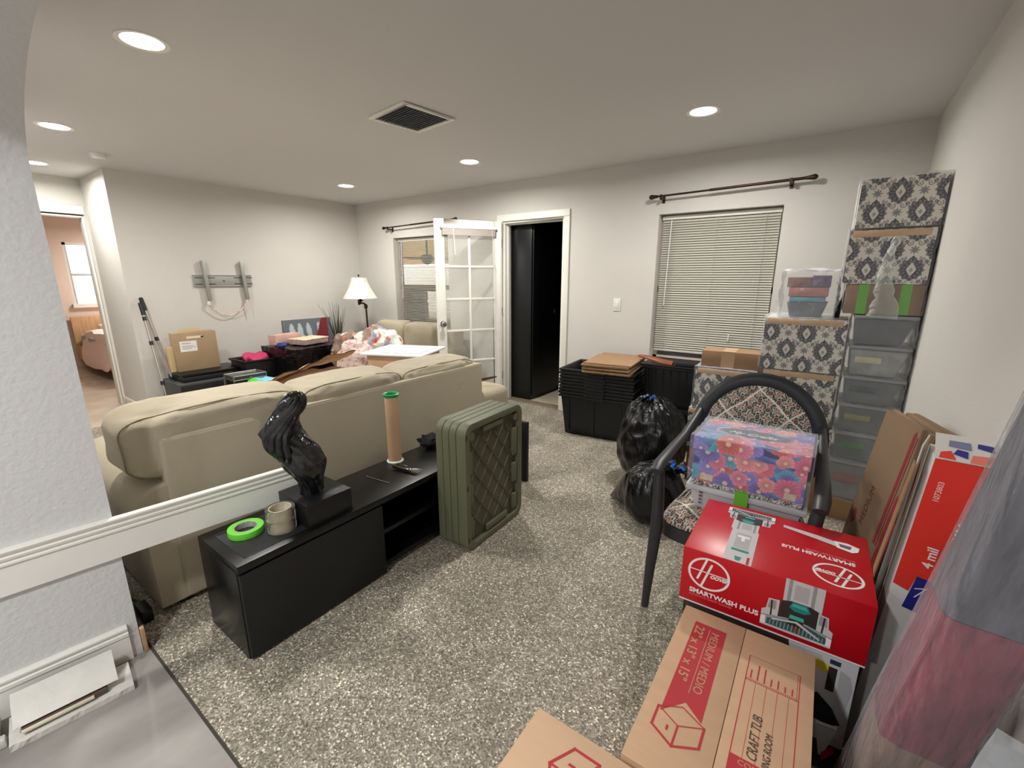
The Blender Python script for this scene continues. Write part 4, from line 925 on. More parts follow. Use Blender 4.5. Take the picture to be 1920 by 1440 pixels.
def bin_(label, z, h, col, x=.108, w=.272, col2=None):
    t = thing('clear_bin', label, 'bin', (x, Yr + .005, z)); w2 = w * .80
    d = .32; lo = [((w - w2) * .3, .015, .004), (w2, .015, .004), (w2, d - .02, .004), ((w - w2) * .3, d - .02, .004)]; hi = [(.006, .005, h - .03), (w - .012, .005, h - .03), (w - .012, d - .01, h - .03), (.006, d - .01, h - .03)]
    MB().hexa(lo, hi, mat('bin_fill_%d%d%d' % col, col, .6, var=.28, vscale=14)).build('contents', None, t, bevel=.006)
    if col2: MB().box(.03, w * .55, .001, .012, h * .42, h * .62).build('folded_item', mat('bin_item_%d%d%d' % col2, col2, .6, var=.2, vscale=20), t, bevel=.004)
    MB().hexa([(p[0] - .004 if p[0] < .1 else p[0] + .004, p[1] - .004 if p[1] < .1 else p[1] + .004, 0) for p in lo], [(p[0] - .004 if p[0] < .1 else p[0] + .004, p[1] - .004 if p[1] < .1 else p[1] + .004, h - .022) for p in hi], film_mat('bin_plastic', .2, (200, 206, 212), 4, .2)).build('bin_shell', None, t, bevel=.006)
    MB().box(-.006, w, -.008, d, h - .022, h - .004).build('lid', mat('bin_lid_grey', (150, 154, 158), .35), t, bevel=.005)
    film('stretch_film', w - .012, d - .01, h - .012, t, .006, .012, film_mat('film_bins', .14), seed=z * 9)
bins = [(1.075, .165, (48, 52, 62), None, 'clear bin of dark charcoal items, topmost of the wrapped bin stack'), (.895, .176, (176, 176, 172), (214, 210, 176), 'clear bin of pale cream items, second from the top of the wrapped bin stack'),
        (.732, .16, (70, 78, 84), (70, 90, 88), 'clear bin of grey items, third from the top of the wrapped bin stack'), (.560, .169, (56, 58, 54), (150, 146, 84), 'clear bin with a yellow-olive item inside, fourth in the wrapped bin stack'),
        (.385, .172, (40, 50, 46), (66, 140, 70), 'clear bin with bright green items low in the wrapped bin stack'), (.135, .246, (110, 100, 104), (150, 90, 84), 'deep clear bin near the floor behind the right arm of the chair')]
for z, h, c, c2, l in bins: bin_(l, z, h, c, col2=c2)
carton('cardboard_box', 'brown carton on the floor under the wrapped bin stack', 'box', (.11, Yr, 0), .27, .32, .13, 0, card2_m)

# middle stack (left of the bins)
dbox('large film-wrapped damask box under the little wrapped basket', -.330, Yr + .0, .888, .412, .38, .312, (.055, .075))
dbox('damask box under the large film-wrapped one, partly behind the chair back', -.315, Yr + .01, .572, .395, .36, .308, (.13, .02))
dbox('lowest visible damask box behind the right side of the chair back', -.30, Yr + .02, .27, .395, .36, .296, (.02, .09), wrap=False)
carton('cardboard_box', 'plain carton on the floor under the middle damask stack', 'box', (-.30, Yr + .03, 0), .38, .34, .265, 0, card2_m)
# left stack
dbox('damask box under the small brown parcel, left of the tall stack', -.712, Yr + .02, .555, .365, .36, .285, (.10, .05))
dbox('damask box low on the floor stack behind the black rubbish bags', -.735, Yr + .02, .262, .385, .36, .288, (.0, .12), wrap=False)
carton('cardboard_box', 'plain carton on the floor under the left damask stack', 'box', (-.72, Yr + .03, 0), .37, .34, .258, 0, card2_m)
pcx = thing('parcel', 'small brown parcel with lighter tape band on the left damask box', 'parcel', (-.690, 3.20, .842), math.radians(2))
MB().box(0, .385, 0, .20, 0, .115).build('body', mat('parcel_brown', (150, 118, 88), .7, var=.05), pcx, bevel=.004); MB().box(.125, .205, -.0012, .2, .1145, .1162).box(.125, .205, -.0014, 0, 0, .1155).build('tape', mat('tan_tape', (188, 156, 120), .4), pcx)
# wrapped basket on the middle stack
wb = thing('wrapped_basket', 'small film-wrapped basket of pink and purple goods on the damask box', 'basket', (-.245, 3.20, 1.206))
MB().hexa([(.03, .02, 0), (.19, .02, 0), (.19, .2, 0), (.03, .2, 0)], [(.01, .0, .09), (.215, .0, .09), (.215, .22, .09), (.01, .22, .09)], mat('basket_grey', (112, 120, 128), .5, var=.2, vscale=30)).build('basket', None, wb, bevel=.006)
MB().box(.02, .2, -.004, .2, .092, .12).build('blue_pack', mat('light_blue_pack', (120, 186, 210), .3, var=.1), wb, bevel=.004)
MB().box(.012, .21, -.006, .18, .122, .175).build('pink_pack', mat('pink_pack', (206, 140, 134), .35, var=.15, vscale=25), wb, bevel=.005)
MB().box(.0, .12, -.004, .19, .176, .235).build('brown_pack', mat('brown_pack', (150, 106, 96), .35, var=.25, vscale=25), wb, bevel=.005)
MB().box(.122, .215, -.004, .19, .176, .245).build('purple_pack', mat('purple_pack', (112, 82, 122), .35, var=.2, vscale=25), wb, bevel=.005)
film('stretch_film', .235, .20, .25, wb, .014, .02, film_mat('film_mid', .22), seed=4, off=(-.005, 0, 0))
dk = thing('black_folder', 'black folder leaning beside the wrapped basket', 'folder', (.005, 3.30, 1.206)); MB().hexa([(0, 0, 0), (.03, 0, 0), (.03, .2, 0), (0, .2, 0)], [(.05, 0, .20), (.056, 0, .20), (.056, .2, .20), (.05, .2, .20)]).build('cover', blackm_m, dk)

# second black tote under the window
for z, l in ((0, 'lower black tote under the closed-blind window'), (.36, 'upper black tote with lid under the closed-blind window')):
    t = tub('black_tote', l, 'tote', (-1.030, 3.89, z), .46, .36, .345, blackp_m, 0, .9)
    for i in range(7): MB().hexa([(-.19 + i * .062, -.178 + .017, .03), (-.18 + i * .062, -.178 + .017, .03), (-.18 + i * .062, -.16, .03), (-.19 + i * .062, -.16, .03)], [(-.20 + i * .065, -.186, .32), (-.19 + i * .065, -.186, .32), (-.19 + i * .065, -.176, .32), (-.20 + i * .065, -.176, .32)]).build('rib', blackp_m, t)
    if z: MB().box(-.255, .255, -.2, .2, .349, .365).build('lid', blackp_m, t, bevel=.005)
    else: MB().box(-.25, .25, -.198, .198, .349, .358).build('lid', blackp_m, t, bevel=.003)
ws = MB().tube([(-1.36, 3.86, .755), (-1.25, 3.78, .763), (-1.12, 3.74, .748), (-1.02, 3.72, .744)], [(.012, .012), (.022, .012), (.026, .012), (.024, .012)], 12).build('wood_rod', mat('red_wood', (132, 74, 44), .35, var=.15, stretch=(1, 8, 8)), smooth=True); tag(ws, 'curved red-brown wooden rod lying on the upper black tote', 'rod')
bp2 = MB().box(-1.0, -.80, 3.71, 3.80, .7265, .756).build('black_bar', blackm_m, bevel=.004); tag(bp2, 'flat black bar lying on the upper black tote lid', 'bar')

# stacked nested totes
Tz = math.radians(6)
def tote_parts(t):
    w, d, h = .66, .50, .385
    for x in (-.26, -.02, .23):
        MB().hexa([(x - .012, -d / 2 * .92 - .002, .03), (x + .012, -d / 2 * .92 - .002, .03), (x + .012, -d / 2 * .92 + .006, .03), (x - .012, -d / 2 * .92 + .006, .03)], [(x - .016, -d / 2 - .002, h - .05), (x + .016, -d / 2 - .002, h - .05), (x + .016, -d / 2 + .004, h - .05), (x - .016, -d / 2 + .004, h - .05)]).build('rib', blackp_m, t)
    MB().box(-.09, .09, -d / 2 - .030, -d / 2 - .014, h - .026, h - .006).build('handle', blackp_m, t, bevel=.003)
proto = tub('black_tote', 'bottom black tote carrying the tall nested pile beside the doorway', 'tote', (-1.655, 3.80, 0), .66, .50, .385, blackp_m, Tz, .88, rim=.018, t=.003); tote_parts(proto)
ordn = ['second', 'third', 'fourth', 'fifth', 'sixth', 'seventh', 'eighth', 'ninth']
for i in range(8):
    c = copy_tree(proto); c.location = (-1.655 + .004 * ((i * 7) % 3 - 1), 3.80, .0305 * (i + 1)); c['group'] = 'nested black totes beside the doorway'
    c['label'] = 'black tote nested %s from the bottom in the pile beside the doorway' % ordn[i] if i < 7 else 'topmost open black tote of the nested pile, under the cardboard sheets'
proto['group'] = 'nested black totes beside the doorway'
for i in range(7):
    f = thing('flat_cardboard', 'folded brown cardboard flat %s' % ['at the bottom of the small stack on the black totes', 'second from the bottom on the black totes', 'third from the bottom on the black totes', 'in the middle of the stack on the black totes', 'third from the top on the black totes', 'second from the top on the black totes', 'on top of the stack lying on the black totes'][i], 'cardboard', (-1.535 + .012 * math.sin(i * 2.3), 3.72 + .014 * math.cos(i * 3.1), .6345 + i * .0135), math.radians(8 + 1.2 * math.sin(i * 4)), 'folded cardboard flats on the black totes')
    fcol = mat('flat_card_%d' % (i % 3), [(158, 126, 94), (170, 138, 104), (146, 116, 86)][i % 3], .7, var=.05)
    MB().box(-.205, .205, -.29, .29, 0, .0055).build('lower_ply', fcol, f); MB().box(-.205, .205, -.287, .287, .0068, .0122).build('upper_ply', fcol, f)
    MB().box(-.075, .03, -.293, -.286, .001, .0118).build('end_flap', card2_m, f)

# rubbish bags
bag_m = mat('bag_black', (14, 14, 15), .22, bump=.9, bscale=13, detail=5, stretch=(2.2, 2.2, .8))
def bag(label, c, r, seed, knot, spread=0, tie=None):
    t = thing('rubbish_bag', label, 'bag', c)
    def fn(q, p):
        k = nz(q * 4 + Vector((seed, 0, 0))) * .10 + (abs(nz(q * 10 + Vector((seed, 5, 0)))) - .2) * -.12 + nz(Vector((math.atan2(p.y, p.x) * 5, q.z * 2, seed)), 1.4) * .09 * max(0, p.z)
        q = q * (1 + k); top = max(0, p.z); q.x *= 1 - .25 * top ** 3; q.y *= 1 - .25 * top ** 3
        q.z = max(q.z, -r[2] * .93); return q
    MB().sup((0, 0, r[2] * .94), r, .85, .95, 110, 70, fn=fn).build('sack', bag_m, t, smooth=True)
    kx, ky, kz = knot
    if tie:
        mb = MB()
        for i in range(9):
            a = i * .7 + seed; l = random.uniform(.05, .09); b = random.uniform(.2, 1)
            mb.tube([(kx, ky, kz), (kx + l * .6 * math.cos(a), ky + l * .6 * math.sin(a), kz + .03 * b), (kx + l * math.cos(a), ky + l * math.sin(a), kz + .02 * b)], [(.012, .006), (.03, .008), (.018, .002)], 10)
        mb.build('gathered_neck', bag_m, t, smooth=True)
        mb = MB()
        for i in range(3):
            a = i * 2.1 + seed; mb.tube([(kx - .01, ky - .02, kz + .01), (kx + .035 * math.cos(a), ky - .03, kz + .03 + .012 * i), (kx + .05 * math.cos(a + .5), ky - .03, kz + .015)], .009, 8)
        mb.build('tie', bluet_m, t, smooth=True)
    return t
b1 = bag('tall shiny black rubbish bag with blue tie beside the nested totes', (-.925, 2.99, 0), (.235, .22, .33), 2.0, (-.02, -.02, .60), tie=1)
b2 = bag('lower black rubbish bag spreading behind the left arm of the chair', (-.735, 2.50, 0), (.175, .175, .185), 6.0, (.12, .02, .345), tie=1)
mb = MB(); mb.tube([(-.08, .0, .20), (-.16, .03, .13), (-.24, .07, .06), (-.31, .10, .014)], [(.13, .10), (.10, .075), (.05, .045), (.007, .006)], 18)
mb.build('pulled_corner', bag_m, b2, smooth=True)

# ------------------------------------------------------------------ oval-back chair
ch = thing('armchair', 'black oval-backed armchair with floral upholstery, loaded with boxes', 'chair', (-.225, 1.75, 0))
ck = mat('chair_black', (44, 46, 49), .42)
# back ring in a tilted plane
tb_ = math.radians(9); Cb = Vector((0, .60, .692)); uR = Vector((1, 0, 0)); vR = Vector((0, math.sin(tb_), math.cos(tb_)))
ring = [Cb + uR * (.262 * math.cos(a)) + vR * (.272 * math.sin(a)) for a in [2 * math.pi * i / 56 for i in range(56)]]
MB().tube(ring, (.020, .034), 10, closed=True, flat=(0, 1, 0)).build('back_frame', ck, ch, smooth=True)
# back pad
nu = 190; a, b = np.meshgrid(np.linspace(-1, 1, nu), np.linspace(-1, 1, nu))
rad = np.sqrt(a * a + b * b) + 1e-9; mx = np.maximum(np.abs(a), np.abs(b)); A = a * mx / rad; B = b * mx / rad
bulge = (1 - (A * A + B * B)) * .028
def P3(A, B, off): return np.stack([A * .240, .60 - off + B * .250 * math.sin(tb_), 0.692 + B * .250 * math.cos(tb_)], -1)
cmesh('back_pad', [(P3(A, B, bulge + .006), chair_print(.0, .02)(A * .24, B * .25)), (P3(-A, B, -.012 + 0 * A), chair_print()(A * .24, B * .25))], fabric_m, ch, smooth=True)
MB().tube([Cb + Vector((0, -.004, 0)) + uR * (.238 * math.cos(t)) + vR * (.248 * math.sin(t)) for t in [2 * math.pi * i / 56 for i in range(56)]], .006, 6, closed=True).build('back_rim', mat('trim_cream', (206, 198, 180), .7, var=.4, vscale=80), ch, smooth=True)
# seat
def seatout(s):   # rounded trapezoid
    pts = []
    for i in range(64):
        t = 2 * math.pi * i / 64; f = lambda q, e: math.copysign(abs(q) ** e, q); x = f(math.cos(t), .42) * .255; y = f(math.sin(t), .42) * .255
        pts.append((x * s * (1 - .10 * (y / .255)), .275 + y * s))
    return pts
mb = MB(); o1 = seatout(1.03); n = len(o1); mb.add([(x, y, .345) for x, y in o1] + [(x, y, .405) for x, y in o1], [tuple(reversed(range(n))), tuple(range(n, 2 * n))] + [(i, (i + 1) % n, n + (i + 1) % n, n + i) for i in range(n)]); mb.build('seat_frame', ck, ch, smooth=True)
fq = lambda q, e: np.sign(q) * np.abs(q) ** e
th = np.arctan2(B, A); rr_ = np.hypot(A, B); X = fq(np.cos(th), .42) * .258 * rr_; Y = fq(np.sin(th), .42) * .258 * rr_; Xs = X * (1 - .10 * Y / .258)
Z = .407 + .052 * np.clip(1 - rr_ ** 6, 0, 1) ** .5
cmesh('seat_pad', [(np.stack([Xs, .275 + Y, Z], -1), chair_print(.05, .0)(X, Y))], fabric_m, ch, smooth=True)
for s in (-1, 1):
    # front leg, rising to the arm
    mb = MB(); mb.tube([(s * .285, -.01, 0), (s * .278, .0, .20), (s * .268, .012, .40), (s * .272, .02, .52), (s * .282, .035, .64)], [(.016, .016), (.022, .022), (.027, .027), (.024, .026), (.022, .022)], 12, flat=(1, 0, 0)); mb.build('leg', ck, ch, smooth=True)
    MB().tube([(s * .285, -.005, .650), (s * .287, .05, .668), (s * .285, .20, .678), (s * .275, .38, .70), (s * .265, .52, .745), (s * .258, .60, .775)], [(.024, .014), (.028, .016), (.026, .016), (.022, .015), (.020, .015), (.016, .014)], 12, flat=(1, 0, 0)).build('arm', ck, ch, smooth=True)
    MB().tube([(s * .20, .60, .42), (s * .225, .595, .56), (s * .245, .60, .64)], [(.02, .02)] * 3, 10).tube([(s * .20, .56, .42), (s * .205, .60, .20), (s * .215, .68, 0)], [(.024, .022), (.02, .02), (.015, .015)], 10).build('leg', ck, ch, smooth=True)
# things on the seat
tr = tub('storage_tray', 'white translucent tray with green tape on the chair seat', 'tray', (-.197, 2.045, .458), .42, .29, .108, mat('tray_white', (214, 216, 220), .35, trans=.15), 0, .88, rim=.012, t=.003)
MB().box(-.028, .022, -.1615, -.158, .03, .125).box(-.028, .022, -.16, -.10, .124, .1255).build('green_tape', ptape_m, tr)
MB().box(-.205, .205, -.14, .14, .095, .108).build('tray_lid', mat('tray_lid', (226, 228, 230), .35), tr, bevel=.004)
for i in range(4): MB().box(-.166, -.154, -.150, -.1475 + .0, .028 + i * .016, .036 + i * .016).build('slot', mat('tray_slot', (120, 90, 100), .6), tr)
gl_ = thing('glitter_pad', 'thin silver glitter-patterned pad between the white tray and the floral box', 'pad', (-.400, 1.905, .5672))
def glit(a, b):
    r = np.random.RandomState(3).rand(*a.shape); c = np.zeros(a.shape + (3,)) + lin((120, 110, 104)); c = mix(c, (r > .55).astype(float), (226, 222, 216)); return mix(c, (r < .18).astype(float), (60, 50, 50))
colorbox('body', .405, .285, .022, glit, attr_m, gl_, .004, 'FTLR')
fbx = thing('floral_box', 'glossy box printed with pink, coral and violet flowers on the chair', 'box', (-.402, 1.902, .5895))
colorbox('body', .41, .285, .145, floral(5, .41, .145, 40), attr_m, fbx, .0025, 'FLR')
def lidc(a, b): return floral(8, .42, .29, 60, True)(a, b)
colorbox('lid', .42, .295, .055, lidc, attr_m, fbx, .0025, 'FTLR', (-.005, -.005, .141))
text('script_print', 'My Crafts', .045, fr((.105, .13, .1966), (1, 0, 0), (0, 1, 0)), mat('script_grey', (226, 230, 236), .5), fbx, shear=.5, bold=.0008)
for x, w_ in ((.035, .05), (.345, .04)): MB().box(x, x + w_, -.001, .0, .008, .034).build('sticker', mat('sticker_cream', (216, 206, 176), .5, var=.15, vscale=60), fbx)
film('stretch_film', .42, .295, .196, fbx, .007, .005, film_mat('film_thin', .05), seed=8, off=(-.005, -.005, 0))

# ------------------------------------------------------------------ vacuum cleaner boxes
red_m = mat('box_red', (190, 14, 30), .32, var=.06, vscale=3); pw = mat('print_white', (236, 232, 230), .4); pg = mat('print_grey', (150, 150, 152), .4); pdk = mat('print_dark', (44, 42, 42), .4); pt = mat('print_teal', (30, 130, 126), .4); pt2 = mat('print_teal_light', (60, 176, 160), .4); plg = mat('print_light_grey', (200, 198, 198), .4); ptd = mat('print_deep_teal', (48, 92, 92), .4)
HW, HD, HH = .493, .385, .192
hv = thing('vacuum_box', 'red carpet cleaner carton with white oval logo in front of the chair', 'box', (-.288, 1.358, .402), math.radians(1.2))
MB().box(0, HW, 0, HD, 0, HH).build('body', red_m, hv, bevel=.003)
MB().box(.001, HW - .001, -.0006, .002, -.0002, .0045).build('bottom_edge', pw, hv)
def logo(M, s, parent):
    """oval emblem: ring, tall slanted H with crossbar, and the small letters"""
    mb = MB(); n = 56; rx, ry = .5 * s, .455 * s
    for i in range(n):
        a, b = 2 * math.pi * i / n, 2 * math.pi * (i + 1) / n; k = 1 - .036 * s / (.5 * s) * 1.6
        q = [(rx * math.cos(a), ry * math.sin(a)), (rx * math.cos(b), ry * math.sin(b)), (rx * k * math.cos(b), ry * k * math.sin(b)), (rx * k * math.cos(a), ry * k * math.sin(a))]
        mb.prism(q, M, .0003)
    sh = .30
    def bar(x, y0, y1, w): mb.prism([((x + sh * y0) * s, y0 * s), ((x + w + sh * y0) * s, y0 * s), ((x + w + sh * y1) * s, y1 * s), ((x + sh * y1) * s, y1 * s)], M, .0004)
    bar(-.22, -.22, .43, .055); bar(-.06, -.42, .30, .055)
    mb.prism([(-.45 * s, .025 * s), (.47 * s, .025 * s), (.47 * s, .050 * s), (-.45 * s, .050 * s)], M, .0004)
    mb.build('oval_emblem', pw, parent)
    text('emblem_letters', 'OOVER', .125 * s, M @ Matrix.Translation((.035 * s, -.085 * s, 0)), pw, parent, bold=.006 * s, shear=.25)
def vac(M, s, parent, flip=1):
    """printed picture of the cleaner head: unit width 1"""
    mb = MB(); lay = [0]
    def poly(p, m):
        lay[0] += 1; mb.prism([(x * s, y * s) for x, y in p], M @ Matrix.Translation((0, 0, .00006 * lay[0])), .0002, m)
    poly([(.28, .60), (.82, .60), (.82, 1.05), (.28, 1.05)], plg)
    poly([(.33, .62), (.38, .62), (.38, 1.05), (.33, 1.05)], pg); poly([(.66, .62), (.71, .62), (.71, 1.05), (.66, 1.05)], pg); poly([(.42, .70), (.62, .70), (.62, .98), (.42, .98)], mat('print_mid', (176, 174, 176), .4))
    for sx in (0, 1):
        q = lambda x: x if sx == 0 else 1 - x
        poly([(q(.0), .16), (q(.0), .34), (q(.06), .38), (q(.08), .58), (q(.24), .60), (q(.24), .2)], plg); poly([(q(.08), .40), (q(.10), .56), (q(.2), .57), (q(.2), .40)], pg); poly([(q(.13), .2), (q(.12), .56), (q(.145), .56), (q(.155), .2)], pdk)
    poly([(.24, .28), (.26, .62), (.40, .66), (.66, .66), (.78, .62), (.78, .28), (.5, .34)], pdk)
    poly([(.38, .54), (.42, .65), (.62, .65), (.68, .54), (.60, .49), (.46, .49)], pt); poly([(.41, .57), (.44, .63), (.60, .63), (.64, .57)], pt2)
    poly([(.0, .14), (.0, .24), (.35, .32), (.65, .32), (1, .24), (1, .14)], pg)
    poly([(.04, .09), (.10, .20), (.36, .29), (.64, .29), (.92, .20), (.96, .09)], ptd)
    poly([(.38, .20), (.41, .36), (.60, .36), (.62, .20)], pdk); poly([(.40, .34), (.41, .41), (.60, .41), (.61, .34)], pt2)
    for i in range(16): poly([(.08 + i * .053, .10), (.085 + i * .053, .18 + .05 * (1 - abs(i - 7.5) / 8)), (.10 + i * .053, .18 + .05 * (1 - abs(i - 7.5) / 8)), (.095 + i * .053, .10)], pg)
    poly([(.16, .20), (.50, .28), (.84, .12), (.86, .14), (.52, .32), (.16, .23)], plg)
    poly([(.0, .05), (.0, .09), (1.0, .09), (1.0, .05)], plg); poly([(.0, .08), (.0, .22), (.07, .24), (.08, .08)], pw); poly([(.93, .08), (.93, .24), (1.0, .22), (1.0, .08)], pw)
    poly([(.48, .14), (.485, .19), (.54, .19), (.545, .14), (.52, .12)], mat('print_rust', (140, 60, 44), .4))
    mb.build('printed_cleaner', None, parent)
Ff = fr((0, -.0008, 0), (1, 0, 0), (0, 0, 1))
logo(Ff @ Matrix.Translation((.082, .120, 0)), .124, hv)
text('product_print', 'SMARTWASH PLUS', .0225, Ff @ Matrix.Translation((.030, .040, 0)), pw, hv, bold=.0007, sx=1.05)
text('subtitle_print', 'AUTOMATIC CARPET CLEANER', .009, Ff @ Matrix.Translation((.030, .0285, 0)), mat('print_pink', (220, 130, 130), .5), hv)
vac(Ff @ Matrix.Translation((.236, .012, 0)), .175, hv)
Ft = fr((HW, HD, HH + .0003), (-1, 0, 0), (0, -1, 0))    # top face read upside-down from the camera
logo(Ft @ Matrix.Translation((.085, .285, 0)), .125, hv)
text('product_print', 'SMARTWASH PLUS', .024, Ft @ Matrix.Translation((.040, .190, 0)), pw, hv, bold=.0007, sx=.95)
text('subtitle_print', 'AUTOMATIC CARPET CLEANER', .009, Ft @ Matrix.Translation((.040, .176, 0)), mat('print_pink', (220, 130, 130), .5), hv)
vac(Ft @ Matrix.Translation((.262, .020, 0)), .150, hv)
mb = MB(); k0 = [0]
def tp(p, m): k0[0] += 1; mb.prism(p, Ft @ Matrix.Translation((0, 0, .0001 * k0[0])), .0002, m)
tp([(.300, .170), (.380, .170), (.380, .382), (.300, .382)], plg); tp([(.318, .20), (.362, .20), (.362, .30), (.318, .30)], mat('print_mid', (176, 174, 176), .4)); tp([(.322, .215), (.358, .215), (.358, .228), (.322, .228)], pw); tp([(.335, .222), (.345, .222), (.345, .25), (.335, .25)], pw)
tp([(.315, .305), (.365, .305), (.365, .318), (.315, .318)], pt); tp([(.308, .34), (.315, .34), (.315, .38), (.308, .38)], red_m); tp([(.330, .35), (.350, .35), (.346, .372), (.334, .372)], pt)
tp([(.085, .082), (.135, .070), (.235, .058), (.235, .075), (.135, .098), (.085, .112)], plg); tp([(.025, .088), (.055, .074), (.092, .078), (.085, .118), (.045, .128), (.03, .115)], pw); tp([(.045, .09), (.08, .088), (.076, .108), (.05, .112)], mat('print_violet', (110, 90, 120), .5))
mb.build('printed_parts', None, hv)
hv2 = thing('vacuum_box', 'white vacuum carton with black product photo, under the red carton', 'box', (-.275, 1.375, 0))
MB().box(0, .47, 0, .36, 0, .400).build('body', mat('box_white', (206, 206, 208), .4), hv2, bevel=.003)
F2 = fr((0, -.0008, 0), (1, 0, 0), (0, 0, 1)); mb = MB(); k0 = [0]
def tq(p, m): k0[0] += 1; mb.prism(p, F2 @ Matrix.Translation((0, 0, .0001 * k0[0])), .0002, m)
tq([(.0, .0), (.47, .0), (.47, .10), (.36, .10), (.30, .40), (.0, .40)], mat('print_brown_dark', (54, 48, 44), .5)); tq([(.375, .375), (.405, .36), (.41, .34), (.385, .335), (.37, .35)], mat('print_yellow', (214, 196, 40), .5))
tq([(.405, .385), (.43, .385), (.43, .37), (.405, .37)], mat('print_navy', (40, 56, 80), .5)); tq([(.405, .36), (.425, .36), (.425, .28), (.405, .28)], pdk)
tq([(.432, .36), (.455, .35), (.465, .31), (.455, .22), (.432, .22)], mat('print_mid', (176, 174, 176), .4))
tq([(.365, .24), (.39, .26), (.43, .225), (.455, .18), (.43, .165), (.37, .17)], mat('print_blackgreen', (22, 30, 28), .4)); tq([(.40, .163), (.45, .172), (.45, .16), (.40, .153)], pw); tq([(.40, .15), (.45, .155), (.43, .05), (.42, .05)], plg); tq([(.425, .06), (.45, .10), (.455, .08), (.43, .03)], red_m)
mb.build('printed_photo', None, hv2)

# ------------------------------------------------------------------ moving boxes in front
def mbox(label, loc, w, d, h, rz, tone):
    t = thing('moving_box', label, 'box', loc, rz)
    m = mat('moving_card_%s' % tone, {'a': (194, 158, 126), 'b': (206, 172, 140)}[tone], .75, var=.04, vscale=5, bump=.02, bscale=80, stretch=(1, 6, 1))
    MB().box(0, w, 0, d, 0, h - .005).build('body', m, t, bevel=.002)
    MB().box(0.0, w * .5 - .0008, .0, d, h - .0045, h).build('flap', m, t, bevel=.001); MB().box(w * .5 + .0008, w, 0, d, h - .0045, h).build('flap', m, t, bevel=.001)
    return t
def boxlogo(M, s, parent, m=redp_m, notch=True):
    mb = MB(); kk = [0]
    P = dict(a=(-.5, .24), b=(-.02, .50), c=(.5, .24), d=(.0, -.02), e=(-.5, -.28), f=(.0, -.55), g=(.5, -.28))
    def ln(p, q, w=.022):
        p = Vector(P[p] if isinstance(p, str) else p) * s; q = Vector(P[q] if isinstance(q, str) else q) * s; d_ = (q - p).normalized(); n_ = Vector((-d_.y, d_.x)) * w * s; mb.prism([tuple(p + n_ - d_ * w * s), tuple(p - n_ - d_ * w * s), tuple(q - n_ + d_ * w * s), tuple(q + n_ + d_ * w * s)], M @ Matrix.Translation((0, 0, .00008 * (kk.append(0) or len(kk)))), .0002)
    for p, q, w in (('a', 'e', .026), ('e', 'f', .026), ('f', 'g', .026), ('g', 'c', .026), ('a', 'd', .012), ('d', 'c', .012), ('d', 'f', .02), ('a', 'b', .012), ('b', 'c', .012)): ln(p, q, w)
    mb.prism([(-.215 * s, -.24 * s), (-.165 * s, -.26 * s), (-.165 * s, -.13 * s), (-.215 * s, -.11 * s)], M, .0003)
    mb.build('box_emblem', m, parent)
    return P
m1 = mbox('large brown moving box with red print and checklist, in front of the red carton', (-.247, .757, 0), .345, .555, .420, math.radians(.6), 'a')
tcard = mat('moving_card_a', (0, 0, 0))
TM = fr((0, 0, .4203), (1, 0, 0), (0, 1, 0))
# red banner on the left panel: runs along the box length; letters read from the right side
mb = MB(); mb.prism([(.040, .150), (.040 + .002, .500), (.128, .500), (.130, .170), (.086, .205)], TM, .0003); mb.build('red_banner', redp_m, m1)
boxlogo(TM @ Matrix.Translation((.086, .135, 0)), .105, m1)
Rt = lambda x, y: TM @ Matrix.Translation((x, y, .0003)) @ Matrix.Rotation(-math.pi / 2, 4, 'Z')
text('banner_print', 'MEDIUM / MEDIO', .030, Rt(.092, .480), card_m, m1, sx=1.02); text('banner_print', '22" x 13" x 15"', .034, Rt(.048, .485), card_m, m1, bold=.0004, sx=1.05)
MB().box(.0845, .0862, .235, .485, .4205, .4209).build('banner_line', card_m, m1)
mb = MB()
def tl(x0, y0, x1, y1): mb.box(x0, x1, y0, y1, .4201, .4204)
X0, X1, Y0, Y1 = .195, .315, .14, .455
tl(X0, Y0, X0 + .0022, Y1); tl(X1 - .0022, Y0, X1, Y1); tl(X0, Y1 - .001, X1, Y1); tl(X0, .365, X1, .367); tl(X1 - .006, .367, X1 - .005, Y1)
for i in range(1, 5): tl(X0 + i * .0245, Y0 if i > 1 else Y0 + .0, X0 + i * .0245 + .0009, .365)
for i in range(7): 
    l_ = [.03, .055, .05, .025, .03, .02, .022][i]; tl(X0 + .010 + i * .0155, .375, X0 + .0135 + i * .0155, .375 + l_)
for i in range(24): tl(X0 + .003 + i * .0048, .369, X0 + .0055 + i * .0048, .372)
mb.build('checklist_print', redp_m, m1)
mb = MB(); mb.prism([(X0, .14), (X1, .14), (X1, .02), (X0 + .012, .02), (X0, .055)], TM, .0003); mb.build('red_panel', redp_m, m1)
text('panel_print', 'CONTENTS', .018, TM @ Matrix.Translation((X0 + .018, .122, .0004)), card_m, m1)
ink = mat('marker_ink', (70, 62, 54), .7)
for s_, x, y, z in (('CRAFT TUB', X0 + .052, .335, .030), ('SEWING ROOM', X0 + .077, .30, .022), ('NEEDLES', X0 + .101, .26, .022)):
    text('handwriting', s_, z, TM @ Matrix.Translation((x, y - .19, .0004)) @ Matrix.Rotation(math.pi / 2, 4, 'Z'), ink, m1, shear=.25, sx=.78)
m2 = mbox('pale brown moving box with red house-like box emblem at the bottom of the view', (-.452, .180, 0), .50, .565, .416, 0, 'b')
T2 = fr((0, 0, .4163), (1, 0, 0), (0, 1, 0)) @ Matrix.Translation((.150, .470, 0)) @ Matrix.Rotation(math.radians(-90), 4, 'Z')
boxlogo(T2, .115, m2)
